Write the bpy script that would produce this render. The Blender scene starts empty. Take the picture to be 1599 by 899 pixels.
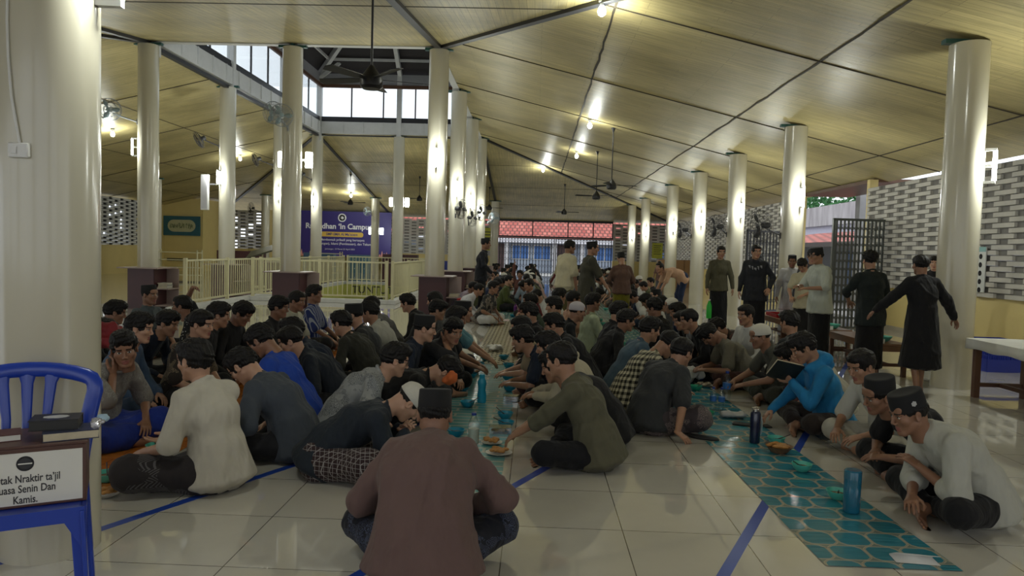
import bpy, math, random
import numpy as np
from mathutils import Vector, Matrix, Euler
random.seed(7)
SC = bpy.context.scene
COL = SC.collection
PI = math.pi

# ------------------------------------------------------------------ camera
CAMZ, FPX = 1.45, 1140.0
YAW, PITCH, ROLL = 0.0306, 0.0504, 0.028
_f = Vector((-math.sin(YAW)*math.cos(PITCH), math.cos(YAW)*math.cos(PITCH), -math.sin(PITCH)))
_r0 = Vector((math.cos(YAW), math.sin(YAW), 0))
_u0 = _r0.cross(_f)
_r = _r0*math.cos(ROLL)+_u0*math.sin(ROLL)
_u = _u0*math.cos(ROLL)-_r0*math.sin(ROLL)
cam = bpy.data.cameras.new('camera')
cam.sensor_width = 36.0
cam.lens = FPX/1599.0*36.0
cam.clip_end = 500
camo = bpy.data.objects.new('camera', cam)
M = Matrix((_r, _u, -_f)).transposed().to_4x4()
M.translation = Vector((0, 0, CAMZ))
camo.matrix_world = M
COL.objects.link(camo)
SC.camera = camo

def ray(px, py):
    return _f + _r*((px-799.5)/FPX) + _u*((449.5-py)/FPX)
def PZ(px, py, z=0.0):
    "point of a sight line at height z"
    d = ray(px, py); t = (z-CAMZ)/d.z
    return Vector((d.x*t, d.y*t, z))
def PY(px, py, Y):
    "point of a sight line at depth Y"
    d = ray(px, py); t = Y/d.y
    return Vector((d.x*t, Y, CAMZ+d.z*t))

# ------------------------------------------------------------------ world, exposure
w = bpy.data.worlds.new('sky'); SC.world = w; w.use_nodes = True
nt = w.node_tree; nt.nodes.clear()
bg = nt.nodes.new('ShaderNodeBackground'); out = nt.nodes.new('ShaderNodeOutputWorld')
tc = nt.nodes.new('ShaderNodeTexCoord'); sp = nt.nodes.new('ShaderNodeSeparateXYZ')
cr = nt.nodes.new('ShaderNodeValToRGB')
cr.color_ramp.elements[0].position = 0.0; cr.color_ramp.elements[0].color = (0.75, 0.8, 0.86, 1)
cr.color_ramp.elements[1].position = 0.5; cr.color_ramp.elements[1].color = (0.93, 0.96, 1.0, 1)
nt.links.new(tc.outputs['Generated'], sp.inputs[0]); nt.links.new(sp.outputs[2], cr.inputs[0])
nt.links.new(cr.outputs[0], bg.inputs[0]); nt.links.new(bg.outputs[0], out.inputs[0])
bg.inputs[1].default_value = 1.45
vs = SC.view_settings
SC.display_settings.display_device = 'sRGB'
vs.view_transform = 'Standard'; vs.look = 'None'; vs.gamma = 1; vs.exposure = EXPOSURE = 0.28
vs.use_curve_mapping = False
cy = SC.cycles
cy.use_denoising = True
try: cy.denoiser = 'OPENIMAGEDENOISE'
except Exception: pass
cy.max_bounces = 7; cy.diffuse_bounces = 3; cy.glossy_bounces = 3; cy.transmission_bounces = 5
cy.transparent_max_bounces = 10; cy.caustics_reflective = False; cy.caustics_refractive = False
cy.sample_clamp_indirect = 4.0; cy.sample_clamp_direct = 0

# ------------------------------------------------------------------ materials
MATS = {}
class NB:
    "small node-building helper"
    def __init__(s, name):
        s.m = bpy.data.materials.new(name); s.m.use_nodes = True
        s.t = s.m.node_tree; s.n = s.t.nodes; s.l = s.t.links
        s.b = s.n['Principled BSDF']
    def node(s, typ, **kw):
        n = s.n.new('ShaderNode'+typ)
        for k, v in kw.items():
            if k.startswith('i_'):
                key = k[2:]; key = int(key) if key.isdigit() else key.replace('_', ' ')
                sock = n.inputs[key]
                if hasattr(v, 'is_linked'): s.l.new(v, sock)
                else: sock.default_value = v
            else: setattr(n, k, v)
        return n
    def math(s, op, a, b=0.5, c=None):
        n = s.n.new('ShaderNodeMath'); n.operation = op
        for i, v in enumerate((a, b, c)):
            if v is None: continue
            if hasattr(v, 'is_linked'): s.l.new(v, n.inputs[i])
            else: n.inputs[i].default_value = v
        return n.outputs[0]
    def mix(s, fac, a, b):
        n = s.n.new('ShaderNodeMix'); n.data_type = 'RGBA'
        for key, v in ((0, fac), (6, a), (7, b)):
            if hasattr(v, 'is_linked'): s.l.new(v, n.inputs[key])
            else: n.inputs[key].default_value = v if key == 0 else c4(v)
        return n.outputs[2]
    def coords(s, kind='Object', scale=(1, 1, 1), rot=(0, 0, 0)):
        t = s.n.new('ShaderNodeTexCoord'); mp = s.n.new('ShaderNodeMapping')
        mp.inputs['Scale'].default_value = scale; mp.inputs['Rotation'].default_value = rot
        s.l.new(t.outputs[kind], mp.inputs[0]); return mp.outputs[0]
    def noise(s, vec, scale=5, detail=3, rough=.55):
        n = s.node('TexNoise'); n.inputs['Scale'].default_value = scale
        n.inputs['Detail'].default_value = detail; n.inputs['Roughness'].default_value = rough
        s.l.new(vec, n.inputs['Vector']); return n.outputs[0]
    def bump(s, h, strength=.3, dist=.01):
        n = s.node('Bump'); n.inputs['Strength'].default_value = strength
        n.inputs['Distance'].default_value = dist
        s.l.new(h, n.inputs['Height']); s.l.new(n.outputs[0], s.b.inputs['Normal'])
    def set(s, **kw):
        for k, v in kw.items():
            sock = s.b.inputs[k.replace('_', ' ')]
            if hasattr(v, 'is_linked'): s.l.new(v, sock)
            elif k in ('Base_Color', 'Emission_Color'): sock.default_value = c4(v)
            else: sock.default_value = v
        return s
def c4(c):
    return (c[0], c[1], c[2], 1.0) if len(c) == 3 else c
def hexc(h):
    "sRGB 0-255 triple to linear"
    return tuple(((v/255)/12.92 if v/255 <= .04045 else ((v/255+.055)/1.055)**2.4) for v in h)

def plain(name, col, rough=.6, metal=0, coat=0, noise=0.12, nscale=6, bump=0, bscale=60, spec=.5):
    if name in MATS: return MATS[name]
    b = NB(name); v = b.coords()
    if noise:
        n = b.noise(v, nscale, 4)
        k = b.math('MULTIPLY_ADD', n, 2*noise, 1-noise)
        mx = b.node('VectorMath', operation='SCALE'); mx.inputs[0].default_value = col[:3]
        b.l.new(k, mx.inputs['Scale']); b.l.new(mx.outputs[0], b.b.inputs['Base Color'])
    else: b.set(Base_Color=col)
    b.set(Roughness=rough, Metallic=metal, Coat_Weight=coat)
    b.b.inputs['Specular IOR Level'].default_value = spec
    if bump: b.bump(b.noise(v, bscale, 3), bump, .01)
    MATS[name] = b.m; return b.m
def emit(name, col, strength):
    if name in MATS: return MATS[name]
    b = NB(name); b.set(Base_Color=(.8, .8, .8), Emission_Color=col, Emission_Strength=strength, Roughness=.4)
    MATS[name] = b.m; return b.m

def planks(name, along):
    "glossy painted ceiling boards running down the slope, butt joints and grime"
    b = NB(name)
    rot = (0, 0, 0) if along == 'x' else (0, 0, PI/2)
    v = b.coords('Object', (1, 1, 1), rot)
    br = b.node('TexBrick'); b.l.new(v, br.inputs['Vector'])
    br.inputs['Scale'].default_value = 1.0; br.inputs['Brick Width'].default_value = 1.45
    br.inputs['Row Height'].default_value = .115; br.inputs['Mortar Size'].default_value = .0022
    br.inputs['Mortar Smooth'].default_value = .3
    br.inputs['Color1'].default_value = (.45, .45, .45, 1); br.inputs['Color2'].default_value = (.65, .65, .65, 1)
    br.offset = .37; br.offset_frequency = 3
    st = b.noise(b.coords('Object', (.35, 7, 1) if along == 'x' else (7, .35, 1)), 2.2, 5, .65)
    bl = b.noise(b.coords('Object', (.5, .9, 1)), .8, 4, .6)
    sepc = b.node('SeparateColor'); b.l.new(br.outputs[0], sepc.inputs[0])
    k = b.math('MULTIPLY_ADD', sepc.outputs[0], .25, .78)
    k = b.math('MULTIPLY', k, b.math('MULTIPLY_ADD', st, 1.15, .40))
    k = b.math('MULTIPLY', k, b.math('MULTIPLY_ADD', bl, 1.0, .46))
    base = b.mix(bl, (.44, .36, .155), (.60, .51, .25))
    sc = b.node('VectorMath', operation='SCALE'); b.l.new(base, sc.inputs[0]); b.l.new(k, sc.inputs['Scale'])
    gap = b.math('MULTIPLY', br.outputs['Fac'], b.math('GREATER_THAN', st, .44))
    col = b.mix(gap, sc.outputs[0], (.10, .08, .04))
    b.set(Base_Color=col, Roughness=b.math('MULTIPLY_ADD', st, .25, .30))
    b.b.inputs['Specular IOR Level'].default_value = .28
    b.bump(b.math('SUBTRACT', b.math('MULTIPLY', st, .8), b.math('MULTIPLY', br.outputs['Fac'], .6)), .35, .01)
    MATS[name] = b.m; return b.m

def floor_mat():
    b = NB('polished cream tiles'); v = b.coords('Object')
    mp = b.node('Mapping'); b.l.new(v, mp.inputs[0]); mp.inputs['Location'].default_value = (-.50+6.2, -3.17+.62*10, 0)
    br = b.node('TexBrick'); b.l.new(mp.outputs[0], br.inputs['Vector'])
    br.offset = 0; br.squash = 1
    br.inputs['Scale'].default_value = 1; br.inputs['Brick Width'].default_value = .62; br.inputs['Row Height'].default_value = .62
    br.inputs['Mortar Size'].default_value = .0028; br.inputs['Mortar Smooth'].default_value = .1
    br.inputs['Color1'].default_value = (.55, .53, .47, 1); br.inputs['Color2'].default_value = (.60, .575, .51, 1)
    br.inputs['Mortar'].default_value = (.12, .11, .09, 1)
    n = b.noise(v, 1.3, 5, .6)
    sc = b.node('VectorMath', operation='SCALE'); b.l.new(br.outputs[0], sc.inputs[0])
    b.l.new(b.math('MULTIPLY_ADD', n, .35, .83), sc.inputs['Scale'])
    b.set(Base_Color=sc.outputs[0], Roughness=b.math('MULTIPLY_ADD', b.noise(v, 3, 4), .05, .02), Specular_IOR_Level=.85, Coat_Weight=.5, Coat_Roughness=.015)
    b.bump(b.math('MULTIPLY', br.outputs['Fac'], -1), .25, .002)
    MATS['floor'] = b.m; return b.m

def glass_mat(name='clear glass', tint=(.93, .96, .97), rough=0.02, op=.06):
    if name in MATS: return MATS[name]
    m = bpy.data.materials.new(name); m.use_nodes = True; t = m.node_tree; t.nodes.clear()
    o = t.nodes.new('ShaderNodeOutputMaterial'); tr = t.nodes.new('ShaderNodeBsdfTransparent')
    gl = t.nodes.new('ShaderNodeBsdfGlossy'); fr = t.nodes.new('ShaderNodeLayerWeight'); fr.inputs[0].default_value = .5; pw = t.nodes.new('ShaderNodeMath'); pw.operation = 'POWER'; pw.inputs[1].default_value = 4; t.links.new(fr.outputs['Facing'], pw.inputs[0]); mx = t.nodes.new('ShaderNodeMixShader')
    tr.inputs[0].default_value = c4(tint); gl.inputs['Roughness'].default_value = rough
    ad = t.nodes.new('ShaderNodeMath'); ad.operation = 'ADD'; ad.inputs[1].default_value = op
    t.links.new(pw.outputs[0], ad.inputs[0]); t.links.new(ad.outputs[0], mx.inputs[0])
    t.links.new(tr.outputs[0], mx.inputs[1]); t.links.new(gl.outputs[0], mx.inputs[2]); t.links.new(mx.outputs[0], o.inputs[0])
    MATS[name] = m; return m

# ------------------------------------------------------------------ mesh helpers
class MB:
    "collects shapes, then links them as ONE mesh object"
    def __init__(s): s.v = []; s.f = []; s.mi = []; s.mats = []; s.cur = 0; s.smooth = []
    def mat(s, m):
        if m not in s.mats: s.mats.append(m)
        s.cur = s.mats.index(m); return s
    def add(s, vs, fs, smooth=False):
        o = len(s.v); s.v += [tuple(v) for v in vs]
        s.f += [tuple(i+o for i in f) for f in fs]; s.mi += [s.cur]*len(fs); s.smooth += [smooth]*len(fs); return s
    def box(s, a, b, mtx=None):
        x0, y0, z0 = a; x1, y1, z1 = b
        vs = [(x, y, z) for z in (z0, z1) for y in (y0, y1) for x in (x0, x1)]
        if mtx is not None: vs = [mtx @ Vector(v) for v in vs]
        return s.add(vs, [(0, 2, 3, 1), (4, 5, 7, 6), (0, 1, 5, 4), (2, 6, 7, 3), (0, 4, 6, 2), (1, 3, 7, 5)])
    def bar(s, p, q, wd, ht, up=(0, 0, 1)):
        "box beam from p to q, width wd (sideways) and height ht (along up)"
        p, q = Vector(p), Vector(q); d = (q-p); L = d.length
        if L < 1e-6: return s
        d.normalize(); u = Vector(up); sdir = d.cross(u)
        if sdir.length < 1e-4: sdir = d.cross(Vector((1, 0, 0)))
        sdir.normalize(); u = sdir.cross(d)
        vs = []
        for base in (p, q):
            for a, c in ((-1, -1), (1, -1), (1, 1), (-1, 1)): vs.append(base+sdir*a*wd/2+u*c*ht/2)
        return s.add(vs, [(0, 1, 2, 3), (7, 6, 5, 4), (0, 4, 5, 1), (1, 5, 6, 2), (2, 6, 7, 3), (3, 7, 4, 0)])
    def tube(s, pts, r, seg=8, caps=True):
        pts = [Vector(p) for p in pts]; n = len(pts)
        rs = r if isinstance(r, (list, tuple)) else [r]*n
        T = (pts[1]-pts[0]).normalized(); ref = Vector((0, 0, 1)) if abs(T.z) < .9 else Vector((1, 0, 0))
        N = T.cross(ref).normalized(); vs = []; fs = []
        for i in range(n):
            t = (pts[min(i+1, n-1)]-pts[max(i-1, 0)]).normalized()
            N = (N - t*N.dot(t)).normalized(); B = t.cross(N)
            for k in range(seg):
                a = 2*PI*k/seg; vs.append(pts[i]+(N*math.cos(a)+B*math.sin(a))*rs[i])
        for i in range(n-1):
            for k in range(seg):
                k2 = (k+1) % seg; fs.append((i*seg+k, i*seg+k2, (i+1)*seg+k2, (i+1)*seg+k))
        if caps: fs.append(tuple(range(seg))[::-1]); fs.append(tuple((n-1)*seg+k for k in range(seg)))
        return s.add(vs, fs, True)
    def lathe(s, prof, seg=24, c=(0, 0, 0), mtx=None, sx=1, sy=1, close=False):
        vs = []; fs = []; n = len(prof)
        for (r, z) in prof:
            for k in range(seg):
                a = 2*PI*k/seg; v = Vector((c[0]+r*math.cos(a)*sx, c[1]+r*math.sin(a)*sy, c[2]+z))
                vs.append(mtx @ v if mtx is not None else v)
        for i in range(n-1):
            for k in range(seg):
                k2 = (k+1) % seg; fs.append((i*seg+k, i*seg+k2, (i+1)*seg+k2, (i+1)*seg+k))
        s.add(vs, fs, True); o = len(s.v)-len(vs); cp = []
        if close or prof[0][0] > 1e-4: cp.append(tuple(o+k for k in range(seg))[::-1])
        if close or prof[-1][0] > 1e-4: cp.append(tuple(o+(n-1)*seg+k for k in range(seg)))
        s.f += cp; s.mi += [s.cur]*len(cp); s.smooth += [False]*len(cp); return s
    def quad(s, a, b, c, d): return s.add([a, b, c, d], [(0, 1, 2, 3)])
    def poly(s, pts): return s.add(pts, [tuple(range(len(pts)))])
    def prism(s, outline, depthvec):
        "outline: list of 3D points, extruded along depthvec"
        n = len(outline); dv = Vector(depthvec); o = [Vector(p) for p in outline]
        vs = o+[p+dv for p in o]
        fs = [tuple(range(n))[::-1], tuple(range(n, 2*n))]+[(i, (i+1) % n, n+(i+1) % n, n+i) for i in range(n)]
        return s.add(vs, fs)
    def mesh(s, name):
        me = bpy.data.meshes.new(name); me.from_pydata(s.v, [], s.f)
        for m in s.mats: me.materials.append(m)
        me.polygons.foreach_set('material_index', s.mi); me.polygons.foreach_set('use_smooth', s.smooth)
        me.update(); return me
    def build(s, name, m=None, parent=None, loc=(0, 0, 0), rot=0, bevel=0, bseg=2, sharp=35):
        if m is not None and not s.mats: s.mats = [m]
        me = s.mesh(name)
        try: me.set_sharp_from_angle(angle=math.radians(sharp))
        except Exception: pass
        o = bpy.data.objects.new(name, me); COL.objects.link(o); o.location = loc; o.rotation_euler = (0, 0, rot)
        if parent is not None: o.parent = parent
        if bevel:
            md = o.modifiers.new('bevel', 'BEVEL'); md.width = bevel; md.segments = bseg; md.limit_method = 'ANGLE'
        return o
def tag(o, label=None, cat=None, group=None, kind=None):
    if label: o['label'] = label
    if cat: o['category'] = cat
    if group: o['group'] = group
    if kind: o['kind'] = kind
    return o
def empty(name, loc=(0, 0, 0), rz=0):
    o = bpy.data.objects.new(name, None); COL.objects.link(o); o.location = loc; o.rotation_euler = (0, 0, rz)
    o.empty_display_size = .1; return o
def copy_tree(o, parent=None):
    c = o.copy(); COL.objects.link(c)
    if parent is not None: c.parent = parent
    for ch in list(o.children): copy_tree(ch, c)
    return c
def struct(o): o['kind'] = 'structure'; return o
def text_mesh(body, size, extrude=.002, align='CENTER', bold=0.0, shear=0):
    cu = bpy.data.curves.new('t', 'FONT'); cu.body = body; cu.size = size; cu.extrude = extrude
    cu.align_x = align; cu.align_y = 'CENTER'; cu.offset = bold; cu.shear = shear; cu.resolution_u = 3
    o = bpy.data.objects.new('t', cu); COL.objects.link(o)
    dg = bpy.context.evaluated_depsgraph_get()
    me = bpy.data.meshes.new_from_object(o.evaluated_get(dg)); bpy.data.objects.remove(o)
    return me
def text_obj(name, body, size, m, mtx, parent, extrude=.002, align='CENTER', bold=0.0, shear=0):
    me = text_mesh(body, size, extrude, align, bold, shear); me.materials.clear(); me.materials.append(m)
    me.transform(mtx); o = bpy.data.objects.new(name, me); COL.objects.link(o)
    if parent is not None: o.parent = parent
    return o
# ================================================================== THE HALL
IX0, IX1, IY0, IY1, IZ = -8.4, -2.15, 15.6, 27.75, 5.72      # inner ring round the light well
OX0, OX1, OY0, OY1, OZ = -18.55, 8.0, -1.9, 42.6, 3.27       # eaves

cream_col = NB('glossy cream column cladding')
_v = cream_col.coords()
cream_col.set(Base_Color=cream_col.mix(cream_col.noise(_v, 1.5, 5), (.50, .47, .36), (.60, .57, .46)), Roughness=.22, Coat_Weight=.35, Coat_Roughness=.12)
cream_col = cream_col.m
M_ceil_x = planks('ceiling boards across', 'x'); M_ceil_y = planks('ceiling boards along', 'y')
M_floor = floor_mat()
M_black = plain('black steel', (.015, .015, .017), .45, noise=.2)
M_seam = plain('dark joint', (.05, .04, .025), .8)
M_white = plain('white painted steel', (.62, .62, .60), .45)
M_grey = plain('grey painted steel', (.30, .30, .31), .5)
M_yellow = plain('yellow wall paint', (.66, .53, .22), .55, noise=.08, nscale=2)
M_brick = plain('pale screen block', (.50, .48, .44), .8, noise=.25, nscale=3, bump=.2)
M_brickd = plain('recessed grey block', (.20, .19, .175), .85, noise=.3, nscale=4)
M_glass = glass_mat()
M_green = plain('dark green bracket paint', (.02, .09, .08), .4)
M_maroon = plain('maroon laminate', (.06, .016, .018), .38, noise=.15)
M_wood = plain('dark brown wood', (.10, .045, .02), .45, noise=.3, nscale=12)
M_rail = plain('cream railing paint', (.62, .58, .36), .45)
M_plastic_w = plain('white plastic', (.7, .7, .68), .4, noise=.03)

# floor with the sunken court cut out of it
CX0, CX1, CY0, CY1 = -7.3, -3.75, 18.7, 28.0
m = MB()
for x0, x1, y0, y1 in ((OX0-2, CX0, OY0, OY1+.4), (CX1, OX1+.2, OY0, OY1+.4), (CX0, CX1, OY0, CY0), (CX0, CX1, CY1, OY1+.4)):
    m.box((x0, y0, -.12), (x1, y1, 0))
struct(m.build('floor', M_floor))

# ceiling: four sloping boarded planes round the light well
def plane_slab(pts, mat):
    mm = MB(); mm.mat(mat); mm.poly(pts)
    mm.mat(M_grey); mm.poly([(p[0], p[1], p[2]+.14) for p in pts][::-1])
    n = len(pts)
    for i in range(n):
        a, b2 = pts[i], pts[(i+1) % n]
        mm.quad(a, (a[0], a[1], a[2]+.14), (b2[0], b2[1], b2[2]+.14), b2)
    return mm
i0, i1, i2, i3 = (IX0, IY0, IZ), (IX1, IY0, IZ), (IX1, IY1, IZ), (IX0, IY1, IZ)
o0, o1, o2, o3 = (OX0, OY0, OZ), (OX1, OY0, OZ), (OX1, OY1, OZ), (OX0, OY1, OZ)
for pts, mt in (((i1, o1, o2, i2), M_ceil_x), ((i0, o0, o1, i1), M_ceil_y), ((i3, o3, o0, i0), M_ceil_x), ((i2, o2, o3, i3), M_ceil_y)):
    struct(plane_slab(pts, mt).build('ceiling'))
def ceil_z(x, y):
    zr = IZ-(x-IX1)*(IZ-OZ)/(OX1-IX1); zl = IZ-(IX0-x)*(IZ-OZ)/(IX0-OX0)
    zf = IZ-(IY0-y)*(IZ-OZ)/(IY0-OY0); zb = IZ-(y-IY1)*(IZ-OZ)/(OY1-IY1)
    return min(zr, zl, zf, zb)
def cl(x, y, d=.02): return (x, y, ceil_z(x, y)-d)
def lerp(a, b, t): return tuple(a[i]+(b[i]-a[i])*t for i in range(3))
# dark hip gutters and boards' joints
tn = 0
def trim(mb, mat):
    global tn; tn += 1
    return struct(mb.build('trim_%d' % tn, mat))
m = MB()
for a, b in ((i0, o0), (i1, o1), (i2, o2), (i3, o3)):
    m.bar((a[0], a[1], a[2]-.03), (b[0], b[1], b[2]-.03), .13, .07)
for x in (IX0, IX1):
    m.bar((x, IY0, IZ-.03), cl(x, OY0, .02), .13, .07); m.bar((x, IY1, IZ-.03), cl(x, OY1, .02), .11, .06)
trim(m, M_black)
m = MB()
for x in (1.04, 3.94, 6.8):                       # joints of the right-hand slope
    t = (x-IX1)/(OX1-IX1); n = 60; a = lerp(i1, o1, t); b = lerp(i2, o2, t); pr = None
    for k in range(n+1):
        p = lerp(a, b, k/n); q = (p[0]+random.uniform(-.015, .015), p[1], p[2]-.004)
        if pr: m.bar(pr, q, .028+random.random()*.02, .008)
        pr = q
for x in (-11.2, -14.0, -16.6):
    t = (IX0-x)/(IX0-OX0); m.bar(lerp(i0, o0, t), lerp(i3, o3, t), .03, .012)
for y in (11.2, 7.0, 2.8, -1): 
    t = (IY0-y)/(IY0-OY0); m.bar(lerp(i0, o0, t), lerp(i1, o1, t), .03, .012)
for y in (31.5, 35.2, 38.8):
    t = (y-IY1)/(OY1-IY1); m.bar(lerp(i3, o3, t), lerp(i2, o2, t), .03, .012)
trim(m, M_seam)
m = MB()
for y in (10.6, 14.9, 18.9, 22.9, 27, 31, 35):             # cross joints on the side slopes
    yy = min(max(y, IY0), IY1)
    xs = IX1 if IY0 <= y <= IY1 else (IX1+(IY0-y)/(IY0-OY0)*(OX1-IX1) if y < IY0 else IX1+(y-IY1)/(OY1-IY1)*(OX1-IX1))
    m.bar(cl(xs, y, .008), cl(OX1, y, .008), .02, .014)
    xs = IX0-(xs-IX1); m.bar(cl(xs, y, .008), cl(OX0, y, .008), .02, .014)
trim(m, M_seam)

# ---- clerestory over the light well
zg0, zg1 = IZ, 6.14         # girder
zw0, zw1 = 6.25, 7.5        # glazing
m = MB()
def ring(mb, z0, z1, th, ins=0):
    x0, x1, y0, y1 = IX0+ins, IX1-ins, IY0+ins, IY1-ins
    mb.box((x0, y0, z0), (x1, y0+th, z1)); mb.box((x0, y1-th, z0), (x1, y1, z1))
    mb.box((x0, y0+th, z0), (x0+th, y1-th, z1)); mb.box((x1-th, y0+th, z0), (x1, y1-th, z1))
ring(m, zg0-.02, zg1, .16)
for x in np.arange(IX0+.2, IX1, .78):          # stiffener plates of the girder
    m.box((x, IY1-.19, zg0), (x+.03, IY1-.16, zg1)); m.box((x, IY0+.16, zg0), (x+.03, IY0+.19, zg1))
for y in np.arange(IY0+.3, IY1, .81):
    m.box((IX0+.16, y, zg0), (IX0+.19, y+.03, zg1)); m.box((IX1-.19, y, zg0), (IX1-.16, y+.03, zg1))
trim(m, M_white)
m = MB(); ring(m, zg1, zw0, .10, .03); m.box((IX0-.02, IY0, zg0-.14), (IX0+.1, IY1, zg0-.06)); m.box((IX0, IY1-.1, zg0-.1), (IX1, IY1, zg0-.06))
trim(m, M_black)
m = MB(); ring(m, zw1, 7.93, .14, 0); trim(m, M_grey)
m = MB(); ring(m, zw1-.1, zw1+.02, .08, .14); trim(m, M_wood)
wn = 0
def clere(a, b, n):
    "one glazed side of the clerestory: mullions, posts and panes"
    global wn; wn += 1
    a, b = Vector(a), Vector(b); d = (b-a)/n
    fr = MB()
    for k in range(n+1):
        p = a+d*k; fr.bar((p.x, p.y, zw0), (p.x, p.y, zw1), .045, .05, up=d)
    fr.bar((a.x, a.y, zw0+.04), (b.x, b.y, zw0+.04), .07, .08)
    o = struct(fr.build('window_%d' % wn, M_black))
    for k in range(n):
        p, q = a+d*(k+.03), a+d*(k+.97); g = MB()
        g.bar((p.x, p.y, (zw0+zw1)/2), (q.x, q.y, (zw0+zw1)/2), .012, zw1-zw0-.1)
        g.build('pane', M_glass, o)
clere((IX0+.1, IY1-.1, 0), (IX1-.1, IY1-.1, 0), 5)
clere((IX0+.08, IY0+.1, 0), (IX0+.08, IY1-.1, 0), 9)
clere((IX1-.08, IY0+.1, 0), (IX1-.08, IY1-.1, 0), 10)
clere((IX0+.1, IY0+.1, 0), (IX1-.1, IY0+.1, 0), 5)
# posts carried up from the inner columns, rafters and purlins, dark roof above
m = MB()
mx_, my_ = (IX0+IX1)/2, (IY0+IY1)/2
rz = 10.4; ry0, ry1 = IY0+3.2, IY1-3.2
INNER = [(x, y) for x in (IX0, mx_, IX1) for y in (IY0, 19.65, 23.7, IY1) if not (x == mx_ and y in (19.65, 23.7))]
for x, y in INNER:
    sx = .09 if x == IX0 else (-.09 if x == IX1 else 0); sy = .09 if y == IY0 else (-.09 if y == IY1 else 0)
    m.box((x+sx-.09, y+sy-.09, IZ-.3), (x+sx+.09, y+sy+.09, 7.9))
trim(m, M_white)
m = MB()
def raf(p, q): m.bar(p, q, .14, .2)
for x in (IX0, IX1):
    raf((x, IY0, 7.85), (mx_, ry0, rz-.1)); raf((x, IY1, 7.85), (mx_, ry1, rz-.1))
    for y in (19.65, 23.7): raf((x, y, 7.85), (mx_, y, rz-.1))
raf((mx_, IY0, 7.85), (mx_, ry0, rz-.1)); raf((mx_, IY1, 7.85), (mx_, ry1, rz-.1)); raf((mx_, ry0, rz-.1), (mx_, ry1, rz-.1))
for t in (.18, .36, .54, .72, .88):
    z = 7.9+(rz-7.9)*t; xa, xb = IX0+(mx_-IX0)*t, IX1+(mx_-IX1)*t; ya, yb = IY0+(ry0-IY0)*t, IY1+(ry1-IY1)*t
    for p, q in (((xa, ya, z), (xb, ya, z)), ((xa, yb, z), (xb, yb, z)), ((xa, ya, z), (xa, yb, z)), ((xb, ya, z), (xb, yb, z))):
        m.bar(p, q, .06, .09)
for sx in (IX0, IX1):       # tie beam and angle braces
    for y in (IY0+.3, IY1-.3): m.bar((sx, y, 7.6), (sx+(.9 if sx == IX0 else -.9), y, 8.3), .09, .12)
trim(m, M_white)  # rafters in white: the light falling on them is put into the colour
M_roofd = plain('dark roof underside', (.035, .03, .03), .8)
m = MB(); e = .15; z0 = 7.93
A0, A1, A2, A3 = (IX0-e, IY0-e, z0), (IX1+e, IY0-e, z0), (IX1+e, IY1+e, z0), (IX0-e, IY1+e, z0); R0, R1 = (mx_, ry0, rz), (mx_, ry1, rz)
for f in ((A0, A1, R0), (A2, A3, R1), (A1, A2, R1, R0), (A3, A0, R0, R1)):
    m.poly(f); m.poly([(p[0], p[1], p[2]+.12) for p in f][::-1])
struct(m.build('ceiling', M_roofd))

# ---- columns
M_lampglow = emit('lamp tube', (.93, 1.0, .96), 26)
M_bracket = M_green
def lamp_light(parent, loc, power, rad=.06, color=(.96, 1, .93)):
    l = bpy.data.lights.new('lamp_light', 'POINT'); l.energy = power; l.shadow_soft_size = rad; l.color = color
    o = bpy.data.objects.new('lamp_light', l); COL.objects.link(o); o.location = loc
    if parent is not None: o.parent = parent
    return o
R = .21
def column(x, y, top, label, r=R, seam=2.3):
    root = empty('column', (x, y, 0)); tag(root, label, 'column', 'round cream columns of the hall')
    b = MB(); b.lathe([(r, 0), (r, top-.01)], 44); b.build('shaft', cream_col, root)
    c = MB(); zc = ceil_z(x, y) if top < 5 else IZ
    c.box((-.04, -.04, top-.02), (.04, .04, zc)); c.box((-.3, -.05, top-.01), (.3, .05, top+.04)); c.build('cap_bracket', M_bracket, root)
    return root
def side_lamp(x, y, z, az, label, power=16, r=R):
    "vertical tube lamp held off a column at azimuth az"
    d = Vector((math.sin(az), -math.cos(az), 0))
    root = empty('column_lamp', (x+d.x*r, y+d.y*r, z)); root.rotation_euler = (0, 0, az)
    tag(root, label, 'lamp', 'tube lamps on the columns')
    b = MB(); b.box((-.02, -.115, -.20), (.02, 0, -.17)); b.box((-.02, -.115, .17), (.02, 0, .20)); b.box((-.02, -.006, -.2), (.02, 0, .2)); b.box((-.012, -.1, -.015), (.012, 0, .015)); b.build('holder', M_plastic_w, root)
    t = MB(); t.tube([(0, -.10, -.17), (0, -.10, .17)], .022, 10); t.build('tube', M_lampglow, root)
    lamp_light(root, (0, -.27, 0), power*2.6, .07)
    return root
side = {IX0: 'left side', mx_: 'middle', IX1: 'right side'}
nth = {IY0: 'front', 19.65: 'second', 23.7: 'third', IY1: 'rear'}
for x, y in INNER:
    column(x, y, IZ-.08, 'tall cream column at the %s of the light well, %s of its row' % (side[x], nth[y]))
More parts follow.
